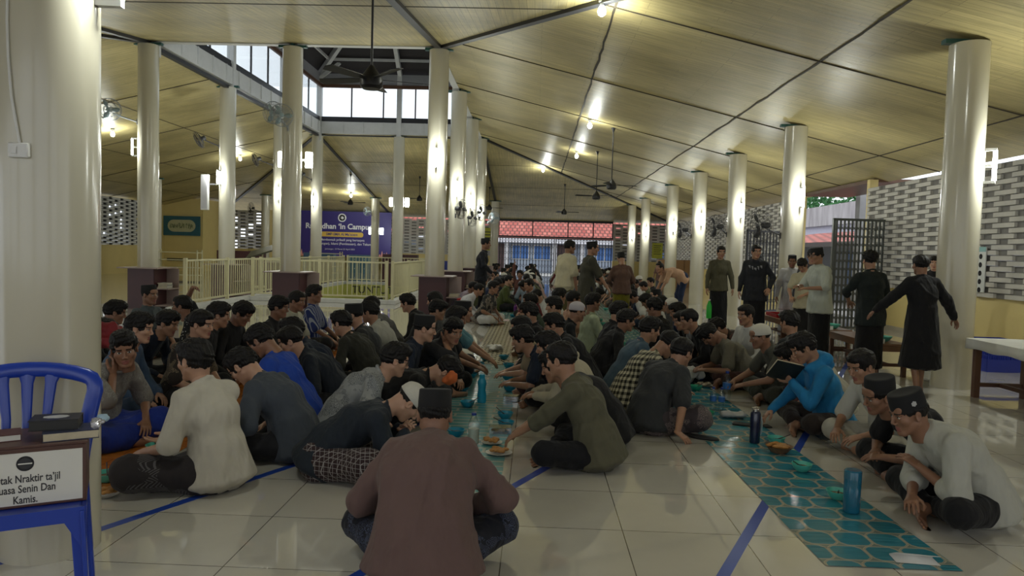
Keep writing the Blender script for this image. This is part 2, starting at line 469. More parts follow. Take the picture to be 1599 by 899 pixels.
OUTER = [(4.93, 8.7, 'nearest of the right-hand row, beside the cloth-covered table', 4.0), (4.93, 14.3, 'second of the right-hand row, behind the white-robed man', 4.0),
    (4.93, 18.3, 'third of the right-hand row, behind the man in the dark hoodie', 4.0), (4.93, 22.4, 'fourth of the right-hand row, behind the smiling man', 4.0),
    (4.93, 26.8, 'fifth of the right-hand row, behind the stooping man', 4.0), (4.93, 33.3, 'sixth of the right-hand row, far off', 4.0),
    (4.93, 38.0, 'last of the right-hand row, by the rear screen wall', 4.0), (-2.15, 38.0, 'in the far row left of the rear gate', 4.0),
    (-8.4, 38.0, 'in the far row before the purple banner', 4.0), (-14.2, 38.0, 'in the far row near the left screen wall', 4.0),
    (-15.5, 29.4, 'far left, beside the calligraphy panel', 4.0), (-15.5, 21.5, 'far left row, hidden part by the big near column', 4.0),
    (-2.24, 3.3, 'nearest of all, filling the left edge behind the blue chair', 4.02), (-8.4, 3.3, 'out on the left front row', 4.02), (4.93, 3.3, 'out on the right front row', 4.0)]
for x, y, lb, top in OUTER:
    top = min(top, ceil_z(x, y)-.03)
    column(x, y, top, 'round cream column, '+lb)
for y, az, z, lb in ((8.7, .95, 2.57, 'nearest'), (14.3, .3, 2.62, 'second'), (18.3, .3, 2.6, 'third'), (22.4, .1, 2.55, 'fourth'), (26.8, .1, 2.5, 'fifth'), (33.3, .1, 2.5, 'sixth'), (38, .1, 2.45, 'last')):
    side_lamp(4.93, y, z, az, 'glowing tube lamp on the %s column of the right-hand row' % lb, 20 if y < 10 else 15)
for y, az, z, lb in ((IY0, .05, 3.35, 'front'), (19.65, .1, 3.05, 'second'), (23.7, .1, 3.0, 'third'), (IY1, .1, 2.9, 'rear')):
    side_lamp(IX1, y, z, az, 'glowing tube lamp on the %s column right of the light well' % lb, 16)
for y, az, z, lb in ((IY0, -1.2, 3.45, 'front'), (19.65, -.5, 3.2, 'second'), (23.7, .2, 3.1, 'third'), (IY1, -.3, 3.15, 'rear')):
    side_lamp(IX0, y, z, az, 'glowing tube lamp on the %s column left of the light well' % lb, 15)
def wing_lamp(x, y, z, label):
    "pair of bright box lamps standing out either side behind a column"
    root = empty('wing_lamp', (x, y+R+.02, z)); tag(root, label, 'lamp', 'box lamps behind the columns')
    b = MB(); b.box((-.3, 0, -.02), (.3, .03, .02)); b.build('crossbar', M_white, root)
    for s in (-1, 1):
        g = MB(); g.box((s*.3-.075, -.04, -.17), (s*.3+.075, .05, .17)); g.build('lamp_box', M_lampglow, root, bevel=.02)
    lamp_light(root, (0, .4, 0), 22, .1)
wing_lamp(mx_, IY0, 3.3, 'paired box lamps behind the front middle column of the light well')
wing_lamp(mx_, IY1, 3.2, 'paired box lamps behind the rear middle column of the light well')
wing_lamp(-8.4, 38.0, 2.3, 'paired box lamps on the far column before the purple banner')
# ceiling lamps
def ceiling_lamp(x, y, label, power):
    z = ceil_z(x, y)
    root = empty('ceiling_lamp', (x, y, z)); tag(root, label, 'lamp', 'bare bulbs under the ceiling')
    b = MB(); b.lathe([(.05, 0), (.05, -.04), (.028, -.05), (.028, -.09)], 14, close=True); b.build('lamp_holder', M_plastic_w, root)
    g = MB(); g.lathe([(.025, -.09), (.05, -.13), (.06, -.17), (.05, -.21), (.02, -.235), (.001, -.24)], 16); g.build('bulb', M_lampglow, root)
    lamp_light(root, (0, 0, -.32), power, .07)
side_lamp(-2.24, 3.3, 2.71, 1.68, 'glowing tube lamp high on the big near column', 9)
for px, py, d, lb, pw in ((940, 10, 10.4, 'bright bulb at the hip joint of the ceiling, top centre', 60),
        (848, 266, 31.5, 'bulb under the far ceiling above the rear gate', 45), (548, 306, 37, 'bulb under the far ceiling above the purple banner', 45),
        (375, 246, 28.5, 'bulb under the left slope behind the second column', 45), (176, 196, 21.3, 'bulb under the left slope beside the wall fan', 45), (492, 303, 36.5, 'bulb beside the rear left column of the light well', 30),
        (1078, 150, 12.4, 'bulb under the right-hand slope near its long joint', 0)):
    if pw: p = PY(px, py, d); ceiling_lamp(p.x, p.y, lb, pw)
for x, y in ((3.0, 5.0), (-5.5, 8.5)): ceiling_lamp(x, y, 'added fill bulb under the near ceiling', 32)  # bulbs out of view, added to fill the foreground with light
for x, y in ((1.3, 19), (1.3, 25), (-13, 12)): ceiling_lamp(x, y, 'bare bulb under the side slope', 30)

# ---- shelf boxes round the column feet
def shelf_box(x, y, label, books=0, wide=.56, top=.86, side_shelf=1):
    root = empty('bookshelf_box', (x, y, 0)); tag(root, label, 'bookshelf', 'maroon shelf boxes round the column feet')
    h = wide/2; b = MB()
    for s in (-1, 1):
        b.box((s*h-.012, -h, 0), (s*h+.012, h, top)); b.box((-h, s*h-.012, 0), (h, s*h+.012, top))
    b.build('cabinet', M_maroon, root)
    t = MB(); a = .44
    # board ring round the shaft
    t.box((-a, -a, top), (a, -R-.005, top+.022)); t.box((-a, R+.005, top), (a, a, top+.022))
    t.box((-a, -R-.005, top), (-R-.005, R+.005, top+.022)); t.box((R+.005, -R-.005, top), (a, R+.005, top+.022))
    t.build('top_board', M_shelfedge, root)
    if side_shelf:
        s_ = MB(); s_.box((h+.012, -.26, .42), (h+.3, .26, .44)); s_.box((h+.012, -.26, .06), (h+.3, .26, .08)); s_.box((h+.012, .24, .08), (h+.28, .26, top)); s_.build('side_shelf', M_shelfedge, root)
    return root
M_shelfedge = plain('pale laminate shelf', (.33, .25, .23), .4)
for x, y in INNER:
    if y < 15: continue
    shelf_box(x, y, 'maroon shelf box at the %s column, %s of the light well' % (nth[y], side[x]))
# papers on the shelf boxes
M_paper = plain('paper', (.68, .67, .62), .7, noise=.05); M_page = plain('book pages', (.55, .48, .34), .8, noise=.2, nscale=30)
def pile(x, y, z, n, label, cols, w=.2, dpt=.26, rz=0):
    for k in range(n):
        o = empty('book', (x+random.uniform(-.015, .015), y+random.uniform(-.01, .01), z), rz+random.uniform(-.15, .15)); t = random.choice((.02, .028, .035))
        pos = 'topmost' if k == n-1 else ('lowest' if k == 0 else ('second', 'third', 'fourth', 'fifth')[k-1]+' from the bottom')
        tag(o, 'book %s, %s' % (label, pos), 'book', 'books '+label)
        c = MB(); cm = plain('book cover %d' % (k % len(cols)), cols[k % len(cols)], .5)
        c.box((-w/2, -dpt/2, 0), (w/2, dpt/2, .003)); c.box((-w/2, -dpt/2, t-.003), (w/2, dpt/2, t)); c.box((w/2-.003, -dpt/2, .003), (w/2, dpt/2, t-.003)); c.build('cover', cm, o)
        pg = MB(); pg.box((-w/2+.004, -dpt/2+.004, .0032), (w/2-.004, dpt/2-.004, t-.0032)); pg.build('pages', M_page, o); z += t+.0005
pile(IX0+.44, IY0-.1, .442, 5, 'piled at the front left shelf box', [(.5, .48, .4), (.55, .52, .45), (.3, .3, .28)])
pile(IX1+.44, IY0-.05, .442, 2, 'piled at the front right shelf box', [(.5, .5, .48)])
pile(IX1+.42, 19.6, .442, 2, 'piled at the second right shelf box', [(.45, .45, .42), (.1, .15, .3)])

# ---- sunken court, kerb, railing
M_courtwall = plain('yellow green court wall', (.50, .50, .13), .6, noise=.12, nscale=2)
M_courtfloor = plain('grey court floor', (.33, .34, .31), .4, noise=.2, nscale=1.5)
m = MB(); zb = -.72; th = .1
m.mat(M_courtwall)
m.box((CX0-th, CY0-th, zb), (CX0, CY1+th, -.121)); m.box((CX1, CY0-th, zb), (CX1+th, CY1+th, -.121))
m.box((CX0, CY0-th, zb), (CX1, CY0, -.121)); m.box((CX0, CY1, zb), (CX1, CY1+th, -.121))
m.quad((CX0+.002, CY0, -.13), (CX0+.002, CY0, 0), (CX0+.002, CY1, 0), (CX0+.002, CY1, -.13))
m.quad((CX0, CY1-.002, -.13), (CX0, CY1-.002, 0), (CX1, CY1-.002, 0), (CX1, CY1-.002, -.13))
m.quad((CX1-.002, CY0, -.13), (CX1-.002, CY1, -.13), (CX1-.002, CY1, 0), (CX1-.002, CY0, 0))
m.mat(M_courtfloor); m.box((CX0-th, CY0-th, zb-.1), (CX1+th, CY1+th, zb))
court = struct(m.build('floor'))
Mtx = lambda x, y, z, rx=PI/2, rz=0: Matrix.Translation((x, y, z)) @ Matrix.Rotation(rz, 4, 'Z') @ Matrix.Rotation(rx, 4, 'X')
M_letter = plain('dark lettering', (.05, .05, .035), .6)
text_obj('lettering', 'TUNTUTLAH ILMU', .40, M_letter, Mtx(CX0+.25, CY1-.006, -.21), court, .003, 'LEFT', .006)
text_obj('lettering', 'SAMPAI', .36, M_letter, Mtx(CX0+.8, CY1-.006, -.55), court, .003, 'LEFT', .006)
m = MB(); k = .2; zt = .11
m.box((CX0-k, CY0-k, .0), (CX0, CY1+k, zt)); m.box((CX1, CY0-k, 0), (CX1+k, CY1+k, zt)); m.box((CX0, CY1, 0), (CX1, CY1+k, zt)); m.box((CX0, CY0-k, 0), (CX1, CY0, zt))
m.box((CX0-k, 14.6, 0), (CX0, CY0-k, zt))
struct(m.build('trim_20', M_white, bevel=.01))
def railing(p, q, label, n=0):
    p, q = Vector(p), Vector(q); L = (q-p).length; d = (q-p)/L; ang = math.atan2(d.y, d.x)
    root = empty('railing', p, ang); tag(root, label, 'railing', 'cream railings round the light well')
    f = MB(); f.box((0, -.025, .93), (L, .025, .97)); f.box((0, -.02, .06), (L, .02, .10)); f.build('rail_frame', M_rail, root)
    np_ = max(1, round(L/2.2))
    for i in range(np_+1):
        x = min(max(L*i/np_, .04), L-.04); b = MB(); b.box((x-.035, -.035, 0), (x+.035, .035, 1.0)); b.build('post', M_rail, root)
    b = MB(); x = .12
    while x < L-.05:
        b.box((x-.009, -.009, .1), (x+.009, .009, .93)); x += .125
    b.build('balusters', M_rail, root)
yk = zt
railing((CX0-.1, 15.2, yk), (CX0-.1, CY1+.1, yk), 'long cream railing on the left of the sunken court')
railing((CX0, CY1+.1, yk), (CX1, CY1+.1, yk), 'cream railing at the rear of the sunken court')
railing((CX1+.1, CY1+.1, yk), (CX1+.1, CY0-.1, yk), 'cream railing on the right of the sunken court')
railing((CX0, CY0-.1, yk), (CX1, CY0-.1, yk), 'cream railing at the front of the sunken court')

# ---- walls
def brick_wall(name, p, q, z0, z1, mats=(M_brick, M_brickd), L=.84, H=.088, th=.11, holes=.08, seed=1, face=1):
    """screen wall of long blocks with recessed gaps; face side is left of p->q when face=1"""
    rnd = random.Random(seed); p, q = Vector(p), Vector(q); d = q-p; W = d.length; ang = math.atan2(d.y, d.x)
    b = MB(); n = int((z1-z0)/H); f = face
    def bx(x0, y0, za, x1, y1, zb):
        b.box((x0, min(y0, y1), za), (x1, max(y0, y1), zb))
    for r in range(n):
        z = z0+r*H; x = -L*.5*(r % 2)
        while x < W:
            a, c = max(0, x), min(W, x+L*.66)
            if c-a > .03: b.mat(mats[0]); bx(a, 0, z+.004, c, f*th, z+H-.012)
            a, c = max(0, x+L*.66), min(W, x+L)
            if c-a > .02 and rnd.random() > holes:
                b.mat(mats[1]); bx(a, f*.0, z, c, f*(th-.05), z+H)
            x += L
        b.mat(mats[1]); bx(0, 0, z+H-.012, W, f*(th-.03), z+H)
    o = b.build(name, None, loc=(p.x, p.y, 0), rot=ang); return struct(o)
WX = 7.6
brick_wall('wall_right', (WX, 16.9, 0), (WX, 1.0, 0), .9, 3.14, holes=0.0, seed=2, face=-1)
brick_wall('wall_right_rear', (WX, 42.4, 0), (WX, 21.4, 0), .9, 3.2, holes=.05, seed=3, face=-1)
m = MB(); m.box((WX-.03, 1, 0), (WX+.14, 16.9, .9)); m.box((WX-.03, 21.4, 0), (WX+.14, 42.4, .9)); struct(m.build('wall_right', M_yellow))
m = MB(); m.box((WX-.06, 16.9, 0), (WX+.12, 17.05, 3.3)); m.box((WX-.06, 21.25, 0), (WX+.12, 21.4, 3.3)); trim(m, M_yellow)
m = MB(); m.box((WX-.05, 1, 0), (WX-.03, 16.9, .1)); struct(m.build('baseboard_right', plain('beige base tile', (.4, .36, .28), .3)))
M_pipe = plain('grey pipe', (.25, .25, .25), .5)
m = MB(); m.tube([(WX-.07, 12.9, 0), (WX-.07, 12.9, 3.25)], .03, 8); trim(m, M_pipe)
# rear walls
BY = 42.4
brick_wall('wall_back', (4.45, BY, 0), (8.0, BY, 0), 1.05, 3.2, holes=.18, seed=5, face=-1)
brick_wall('wall_back', (-14.5, BY, 0), (-2.2, BY, 0), 1.15, 3.2, holes=.3, seed=6, face=-1)
m = MB(); m.box((4.45, BY-.03, 0), (8.0, BY+.14, 1.05)); m.box((-14.5, BY-.03, 0), (-2.2, BY+.14, 1.15)); struct(m.build('wall_back', M_yellow))
brick_wall('wall_back_left', (-18.4, 38.6, 0), (-14.3, 38.6, 0), 1.2, 3.3, holes=.3, seed=8, face=-1)
m = MB(); m.box((-18.4, 38.57, 0), (-14.3, 38.74, 1.2)); m.box((-14.5, 38.6, 0), (-14.3, BY, 3.3)); struct(m.build('wall_back_left', M_yellow))
M_wb = plain('white screen block', (.62, .62, .6), .7)
M_wbd = plain('black gap', (.04, .04, .04), .9)
brick_wall('wall_left', (-18.2, 33, 0), (-18.2, 8, 0), 1.25, 3.35, (M_wb, M_wbd), holes=0.1, seed=9, face=1)
m = MB(); m.box((-18.34, 8, 0), (-18.17, 33, 1.25)); m.box((-18.62, 33, 0), (-18.34, 33.1, 3.4)); m.box((-18.62, 33, 0), (-18.55, 36, 1.25)); m.box((-18.62, 33, 1.25), (-18.55, 36, 3.4)); struct(m.build('wall_left', M_yellow))
m = MB(); m.box((-18.6, 36, 0), (-16.6, 36.15, 3.6)); m.box((-16.75, 36.15, 0), (-16.6, 38.6, 3.6)); struct(m.build('wall_niche', M_yellow))
m = MB(); m.box((-18.4, 35.96, .5), (-16.6, 36, .62)); struct(m.build('baseboard_niche', M_black))
m = MB()                                         # low wall and posts behind the camera
m.box((OX0, -1.9, 0), (OX1, -1.75, 1.1)); 
for x in np.arange(OX0, OX1, 3.3): m.box((x, -1.95, 1.1), (x+.3, -1.7, 3.3))
struct(m.build('wall_front', M_yellow))
# eaves board of dark timber along the opening
m = MB(); m.box((WX+.05, 17.0, 3.25), (WX+1.3, 21.3, 3.33)); trim(m, M_wood)
# calligraphy panel
M_teal = plain('teal panel', (.02, .11, .15), .5); M_cal = plain('pale green oval', (.45, .45, .28), .6)
root = empty('calligraphy_panel', (-17.62, 35.90, 2.25)); tag(root, 'teal calligraphy panel with a cream oval on the yellow niche wall', 'wall panel')
b = MB(); b.box((-.92, -.02, -.48), (.92, .05, .48)); b.build('backboard', M_teal, root)
b = MB(); n = 40; ov = []
for i in range(n):
    a = 2*PI*i/n; cx = .38 if math.cos(a) > 0 else -.38; ov.append((cx+.32*math.cos(a), -.021, .3*math.sin(a)))
b.prism(ov, (0, -.012, 0)); b.build('oval', M_cal, root)
b = MB(); rr = random.Random(4)
for i in range(26):
    x = -.55+i*.044; pts = [(x+rr.uniform(-.04, .04), -.037, rr.uniform(-.14, .14)) for _ in range(4)]; b.tube(pts, .011, 5)
b.build('calligraphy', plain('olive calligraphy', (.12, .16, .06), .6), root)

# purple banner on the far side
M_ban = plain('purple banner', (.035, .022, .20), .45, noise=.2, nscale=.6)
p0 = PY(534, 367, 41.0); BW, BH = 5.6, 2.55
root = empty('banner', (p0.x, 41.0, 2.14)); tag(root, 'wide purple banner with white blackletter title on the far wall', 'banner')
b = MB(); b.box((-BW/2, -.02, -BH/2), (BW/2, .02, BH/2)); b.build('cloth', M_ban, root)
b = MB()
for s in (-1, 1): b.box((s*(BW/2-.1)-.03, .02, -2.14), (s*(BW/2-.1)+.03, .06, BH/2))
b.build('stand', M_wood, root)
M_wl = plain('white print', (.85, .85, .9), .5, noise=0); M_yl = plain('yellow print', (.75, .5, .1), .5, noise=0)
T = lambda x, z: Matrix.Translation((x, -.024, z)) @ Matrix.Rotation(PI/2, 4, 'X')
text_obj('title', 'Ramadhan ‘In Campus r', .42, M_wl, T(-.05, .42), root, .002, 'CENTER', .012)
b = MB(); b.prism([(-1.15+.12*math.cos(a) if math.cos(a) < 0 else 1.1+.12*math.cos(a), -.022, -.02+.14*math.sin(a)) for a in [2*PI*i/24+.01 for i in range(24)]], (0, -.004, 0)); b.build('pill', M_yl, root)
text_obj('print', "SMP-SMA Al Ma'soem", .2, M_ban, Matrix.Translation((0, -.028, -.02)) @ Matrix.Rotation(PI/2, 4, 'X'), root, .001, 'CENTER', .004)
text_obj('print', '"Membentuk pribadi yang bertaqwa', .18, M_wl, T(0, -.33), root, .001, 'CENTER', .002)
text_obj('print', '(Pembangun), Islami (Pembiasaan), dan Tekun', .18, M_wl, T(0, -.55), root, .001, 'CENTER', .002)
text_obj('print', 'Jatinangor, 13 Maret-23 April 2023', .12, M_wl, T(-.1, -.85), root, .001)
b = MB(); b.lathe([(.24, 0), (.24, .006), (.17, .006), (.17, 0)], 24, mtx=Matrix.Translation((0, -.022, .92)) @ Matrix.Rotation(PI/2, 4, 'X')); b.lathe([(.1, 0), (.05, .05), (.001, .06)], 10, mtx=Matrix.Translation((0, -.022, .92)) @ Matrix.Rotation(PI/2, 4, 'X')); b.build('emblem', M_wl, root)
M_pk = plain('pink flame print', (.75, .35, .3), .5, noise=0)
b = MB()
for s in (-1, 1):
    for i in range(5):
        x = s*(BW/2-.12-.13*i); h = (.2, .34, .28, .4, .22)[i]; b.prism([(x-.09, -.023, -BH/2), (x+.09, -.023, -BH/2), (x+.01, -.023, -BH/2+h)], (0, -.003, 0))
b.build('flame_print', M_pk, root)
# things below the banner: low cupboards and racks
M_blue = plain('blue plastic', (.012, .03, .28), .35, noise=.05)
M_screen = plain('dark teal screen', (.05, .11, .14), .3)
def cupboard(x, y, w, h, d, mat, label, name='cupboard', rows=2, cols=3, z=0):
    root = empty(name, (x, y, z)); tag(root, label, name.replace('_', ' '))
    b = MB(); b.box((-w/2, -d/2+.02, 0), (w/2, d/2, h)); b.build('body', mat, root)
    for i in range(cols):
        for j in range(rows):
            g = MB(); g.box((-w/2+w*i/cols+.015, -d/2, h*j/rows+.015), (-w/2+w*(i+1)/cols-.015, -d/2+.02, h*(j+1)/rows-.015)); dd = g.build('door', mat, root, bevel=.004)
            g = MB(); g.box((-w/2+w*(i+.85)/cols, -d/2-.012, h*(j+.5)/rows-.03), (-w/2+w*(i+.88)/cols, -d/2, h*(j+.5)/rows+.03)); g.build('handle', M_white, dd)
    return root
cupboard(-9.6, 40.2, 1.6, 1.0, .45, M_screen, 'dark low cupboard standing below the banner, left one')
cupboard(-7.9, 40.2, .8, 1.0, .45, M_screen, 'dark low cupboard standing below the banner, right one')
def shelf_rack(x, y, w, h, d, n, label, mat=M_rail, rz=0):
    root = empty('shelf_rack', (x, y, 0), rz); tag(root, label, 'rack', 'cream open racks behind the light well')
    b = MB()
    for sx in (-1, 1):
        for sy in (-1, 1): b.box((sx*w/2-.02, sy*d/2-.02, 0), (sx*w/2+.02, sy*d/2+.02, h))
    b.build('frame', mat, root)
    for i in range(n):
        z = h*(i+.6)/n; s_ = MB(); s_.box((-w/2, -d/2, z), (w/2, d/2, z+.03)); s_.build('shelf', mat, root)
shelf_rack(-13.6, 27.5, 1.6, 1.15, .4, 4, 'cream open rack left of the railing, beside the dark cabinet')
shelf_rack(-14.6, 22.5, .9, 1.15, .4, 4, 'cream open rack behind the front left column')
shelf_rack(-9.8, 34, 1.4, 1.2, .4, 4, 'cream open rack behind the light well')
cupboard(-12.2, 30.0, 1.9, 1.15, .45, M_maroon, 'maroon cupboard behind the left railing', rows=1, cols=4)
cupboard(-6.2, 33.5, 1.6, 1.15, .45, M_maroon, 'maroon bookcase behind the rear railing', rows=3, cols=3)
cupboard(-3.9, 34.5, 2.2, .9, .5, M_blue, 'blue low cupboard behind the rear railing', rows=1, cols=3)
cupboard(-10.7, 36.0, 1.5, 1.1, .5, plain('blue grey panel', (.05, .12, .25), .5), 'blue panel stall near the far left wall', rows=1, cols=2)
cupboard(6.6, 34.2, 1.8, 1.25, .5, plain('light brown wood doors', (.22, .12, .05), .4), 'light brown wooden cupboard by the far right wall', rows=1, cols=3)

# ---- rear gate and what lies beyond
def lattice_gate(p, q, z0, z1, label, n=16, mat=M_black, diam=True, frame=.05):
    p, q = Vector(p), Vector(q); L = (q-p).length; d = (q-p)/L; ang = math.atan2(d.y, d.x)
    root = empty('folding_gate', (p.x, p.y, 0), ang); tag(root, label, 'gate')
    f = MB(); f.box((0, -.03, z1-frame), (L, .03, z1)); f.box((0, -.03, z0), (L, .03, z0+frame*.6))
    f.box((0, -.03, z0), (frame, .03, z1)); f.box((L-frame, -.03, z0), (L, .03, z1)); f.build('gate_frame', mat, root)
    b = MB()
    for i in range(1, n):
        x = L*i/n; b.box((x-.018, -.014, z0), (x+.018, .014, z1))
    if diam:
        w = L/n
        for i in range(n):
            z = z0+.15
            while z < z1-.2:
                h = min(w*1.2, .3)
                b.bar((w*i, .018, z), (w*(i+1), .018, z+h), .006, .014); b.bar((w*i, -.018, z+h), (w*(i+1), -.018, z), .006, .014); z += h*1.7
    b.build('lattice', mat, root)
    return root
lattice_gate((-2.1, BY, 0), (1.1, BY, 0), .02, 2.25, 'left leaf of the closed black folding gate at the rear', 18)
lattice_gate((1.15, BY, 0), (4.4, BY, 0), .02, 2.25, 'right leaf of the closed black folding gate at the rear', 18)
m = MB(); m.box((-2.2, BY-.04, 2.27), (4.45, BY+.04, 2.36)); m.box((-2.2, BY-.03, 3.18), (4.45, BY+.03, 3.3))
for x in (-2.15, -.2, 1.85, 3.3, 4.42): m.box((x-.03, BY-.03, 2.36), (x+.03, BY+.03, 3.2))
trim(m, M_black)
GZ = plain('dark painted gate steel', (.06, .065, .06), .45)
lattice_gate((6.35, 15.9, 0), (7.55, 16.0, 0), .0, 2.35, 'grey folding gate leaf swung open beside the right-hand opening', 14, GZ)
lattice_gate((5.6, 19.6, 0), (7.5, 21.2, 0), .0, 2.2, 'dark folding gate leaf standing open behind the white-robed man', 16, M_black)

def tiles_mat():
    b = NB('red roof tiles'); v = b.coords('Object')
    br = b.node('TexBrick'); b.l.new(v, br.inputs['Vector']); br.offset = .5
    br.inputs['Scale'].default_value = 1; br.inputs['Brick Width'].default_value = .34; br.inputs['Row Height'].default_value = .5
    br.inputs['Mortar Size'].default_value = .06
    br.inputs['Color1'].default_value = (.36, .07, .055, 1); br.inputs['Color2'].default_value = (.55, .17, .13, 1); br.inputs['Mortar'].default_value = (.16, .05, .04, 1)
    b.set(Base_Color=br.outputs[0], Roughness=.8); return b.m
M_tile = tiles_mat()
M_extw = plain('pale blue grey plaster', (.30, .35, .43), .8, noise=.15, nscale=1)
M_stain = NB('stained concrete'); _v = M_stain.coords('Object', (1.4, 1.4, .25))
M_stain.set(Base_Color=M_stain.mix(M_stain.noise(_v, 2, 5), (.16, .15, .15), (.62, .60, .62)), Roughness=.9); M_stain = M_stain.m
M_leaf = plain('tree leaves', (.03, .13, .035), .8, noise=.5, nscale=3)
M_ground = plain('outdoor paving', (.33, .33, .32), .9, noise=.2, nscale=.6)
m = MB(); m.box((-60, -40, -.9), (80, 110, -.75)); struct(m.build('ground', M_ground))
m = MB()
m.box((OX0-2, OY0-8, -.76), (OX1+8, OY0, -.1)); m.box((OX1+.2, OY0, -.76), (OX1+16, OY1+30, -.1)); m.box((OX0-12, OY1+.4, -.76), (OX1+.2, OY1+30, -.1))
struct(m.build('ground', M_ground))
root = empty('tiled_house', (1.5, 54, -.1)); tag(root, 'house with a red tiled roof and blue windows beyond the rear gate', 'building')
b = MB(); b.box((-14, 0, 0), (14, 6, 2.6)); b.build('wall', M_extw, root)
b = MB(); sl = 4.2; ln = 16; mt = Matrix.Translation((0, -.9, 2.45)) @ Matrix.Rotation(math.radians(28), 4, 'X')
b.box((-ln, 0, 0), (ln, 6.5, .12)); o = b.build('roof', M_tile, root); o.matrix_local = mt
b = MB(); b.box((-ln, -.95, 2.2), (ln, -.85, 2.5)); b.build('fascia', plain('white fascia', (.7, .7, .75), .6), root)
M_bwin = plain('blue window curtain', (.06, .16, .42), .4); M_bdoor = plain('dark brown door', (.07, .035, .035), .5)
for x in (-2.6, -1.0, 3.6, 5.2, -5, 8):
    b = MB(); b.box((x-.65, -.05, .95), (x+.65, 0, 2.05)); wv = b.build('window', M_white, root)
    for s in (-1, 1):
        b = MB(); b.box((x+s*.31-.27, -.07, 1.02), (x+s*.31+.27, -.05, 1.98)); b.build('pane', M_bwin, wv)
for x in (.6, -4): b = MB(); b.box((x-.5, -.06, 0), (x+.5, 0, 2.1)); b.build('door', M_bdoor, root, bevel=.01)
for x in (-3.6, -.1, 1.9): b = MB(); b.box((x-.16, -.7, 0), (x+.16, -.4, 2.5)); b.build('pillar', plain('grey white pillar', (.5, .5, .52), .6), root)
# neighbours seen through the side opening
root = empty('concrete_building', (17, 24, -.76)); tag(root, 'weathered grey concrete building seen through the side opening', 'building')
b = MB(); b.box((0, -2, 0), (6, 26, 5.0)); b.build('wall', plain('lavender grey wall', (.48, .48, .58), .8), root)
b = MB(); b.box((-.25, -2.2, 4.2), (6.2, 26.2, 5.35)); b.build('parapet', M_stain, root)
for y in (0, 4, 8, 12, 16): b = MB(); b.box((-.05, y, 1.6), (0, y+1.6, 2.9)); b.build('window', plain('dark window', (.05, .07, .1), .2), root)
root = empty('tiled_shed', (11.5, 24, -.1)); tag(root, 'low shed with a red tiled roof seen through the side opening', 'building')
b = MB(); b.box((0, 0, 0), (3.2, 13, 2.25)); b.build('wall', M_extw, root)
b = MB(); o = b.box((-1.2, -1, 0), (3.5, 14.5, .1)).build('roof', M_tile, root); o.matrix_local = Matrix.Translation((-.4, 0, 2.25)) @ Matrix.Rotation(math.radians(-9), 4, 'Y')
b = MB(); b.box((0, 0, 0), (.08, 15.4, .16)); o = b.build('fascia', plain('dark eaves', (.12, .11, .11), .7), root); o.location = (-1.6, -1, 2.0)
for y in (2, 6): b = MB(); b.box((-.03, y, .5), (0, y+1.2, 1.9)); b.build('window', M_bwin, root)
root = empty('concrete_post', (9.1, 20.8, -.1)); tag(root, 'square grey post standing outside the side opening', 'post')
b = MB(); b.box((-.14, -.14, 0), (.14, .14, 3.6)); b.build('shaft', plain('grey concrete', (.3, .3, .31), .8), root, bevel=.01)
b = MB(); b.box((-.2, -.2, 0), (.2, .2, .15)); b.build('foot', plain('grey concrete', (.3, .3, .31), .8), root)
def tree(x, y, h, r, label, seed):
    rr = random.Random(seed); root = empty('tree', (x, y, -.76)); tag(root, label, 'tree', 'trees beyond the concrete building')
    b = MB(); b.tube([(0, 0, 0), (.1, 0, h*.4), (.0, .1, h*.75)], [.22, .16, .08], 8)
    for k in range(4):
        a = k*1.6; b.tube([(0, 0, h*.45), (r*.5*math.cos(a), r*.5*math.sin(a), h*.7)], [.09, .04], 6)
    b.build('trunk', M_wood, root)
    b = MB()
    for k in range(900):
        a = rr.uniform(0, 2*PI); ph = math.acos(rr.uniform(-.8, 1)); q = r*rr.uniform(.65, 1.05)*(1+.25*math.sin(3*a+k % 5))
        c = Vector((q*math.sin(ph)*math.cos(a), q*math.sin(ph)*math.sin(a), h*.72+q*.7*math.cos(ph)))
        e1 = Vector((rr.uniform(-1, 1), rr.uniform(-1, 1), rr.uniform(-1, 1))).normalized()*rr.uniform(.15, .3); e2 = e1.cross(Vector((rr.uniform(-1, 1), rr.uniform(-1, 1), .3))).normalized()*.16
        b.add([c-e1, c+e2, c+e1, c-e2], [(0, 1, 2, 3)])
    b.build('foliage', M_leaf, root)
tree(26.5, 60, 7.8, 2.8, 'green tree top above the concrete building, left one', 1); tree(27, 70, 8.8, 3.2, 'green tree top above the concrete building, middle one', 2); tree(29, 82, 9.8, 3.4, 'green tree top above the concrete building, right one', 3)

# ---- blue line tapes
M_tape = plain('blue floor tape', (.012, .055, .36), .35)
for k, x0 in enumerate((-2.24, -.65, .92)):
    b = MB(); p, q = Vector((x0+.5*(-1.2-3.33), -1.2, 0)), Vector((x0+.5*(13-3.33), 13, 0))
    d = (q-p).normalized(); nrm = Vector((d.y, -d.x, 0))*.028
    b.prism([p-nrm, p+nrm, q+nrm, q-nrm], (0, 0, .0012))
    tag(b.build('floor_tape', M_tape), 'blue tape line on the tiles, %s of the three slanting lines' % ('left', 'middle', 'right')[k], 'tape', 'slanting blue floor tapes')
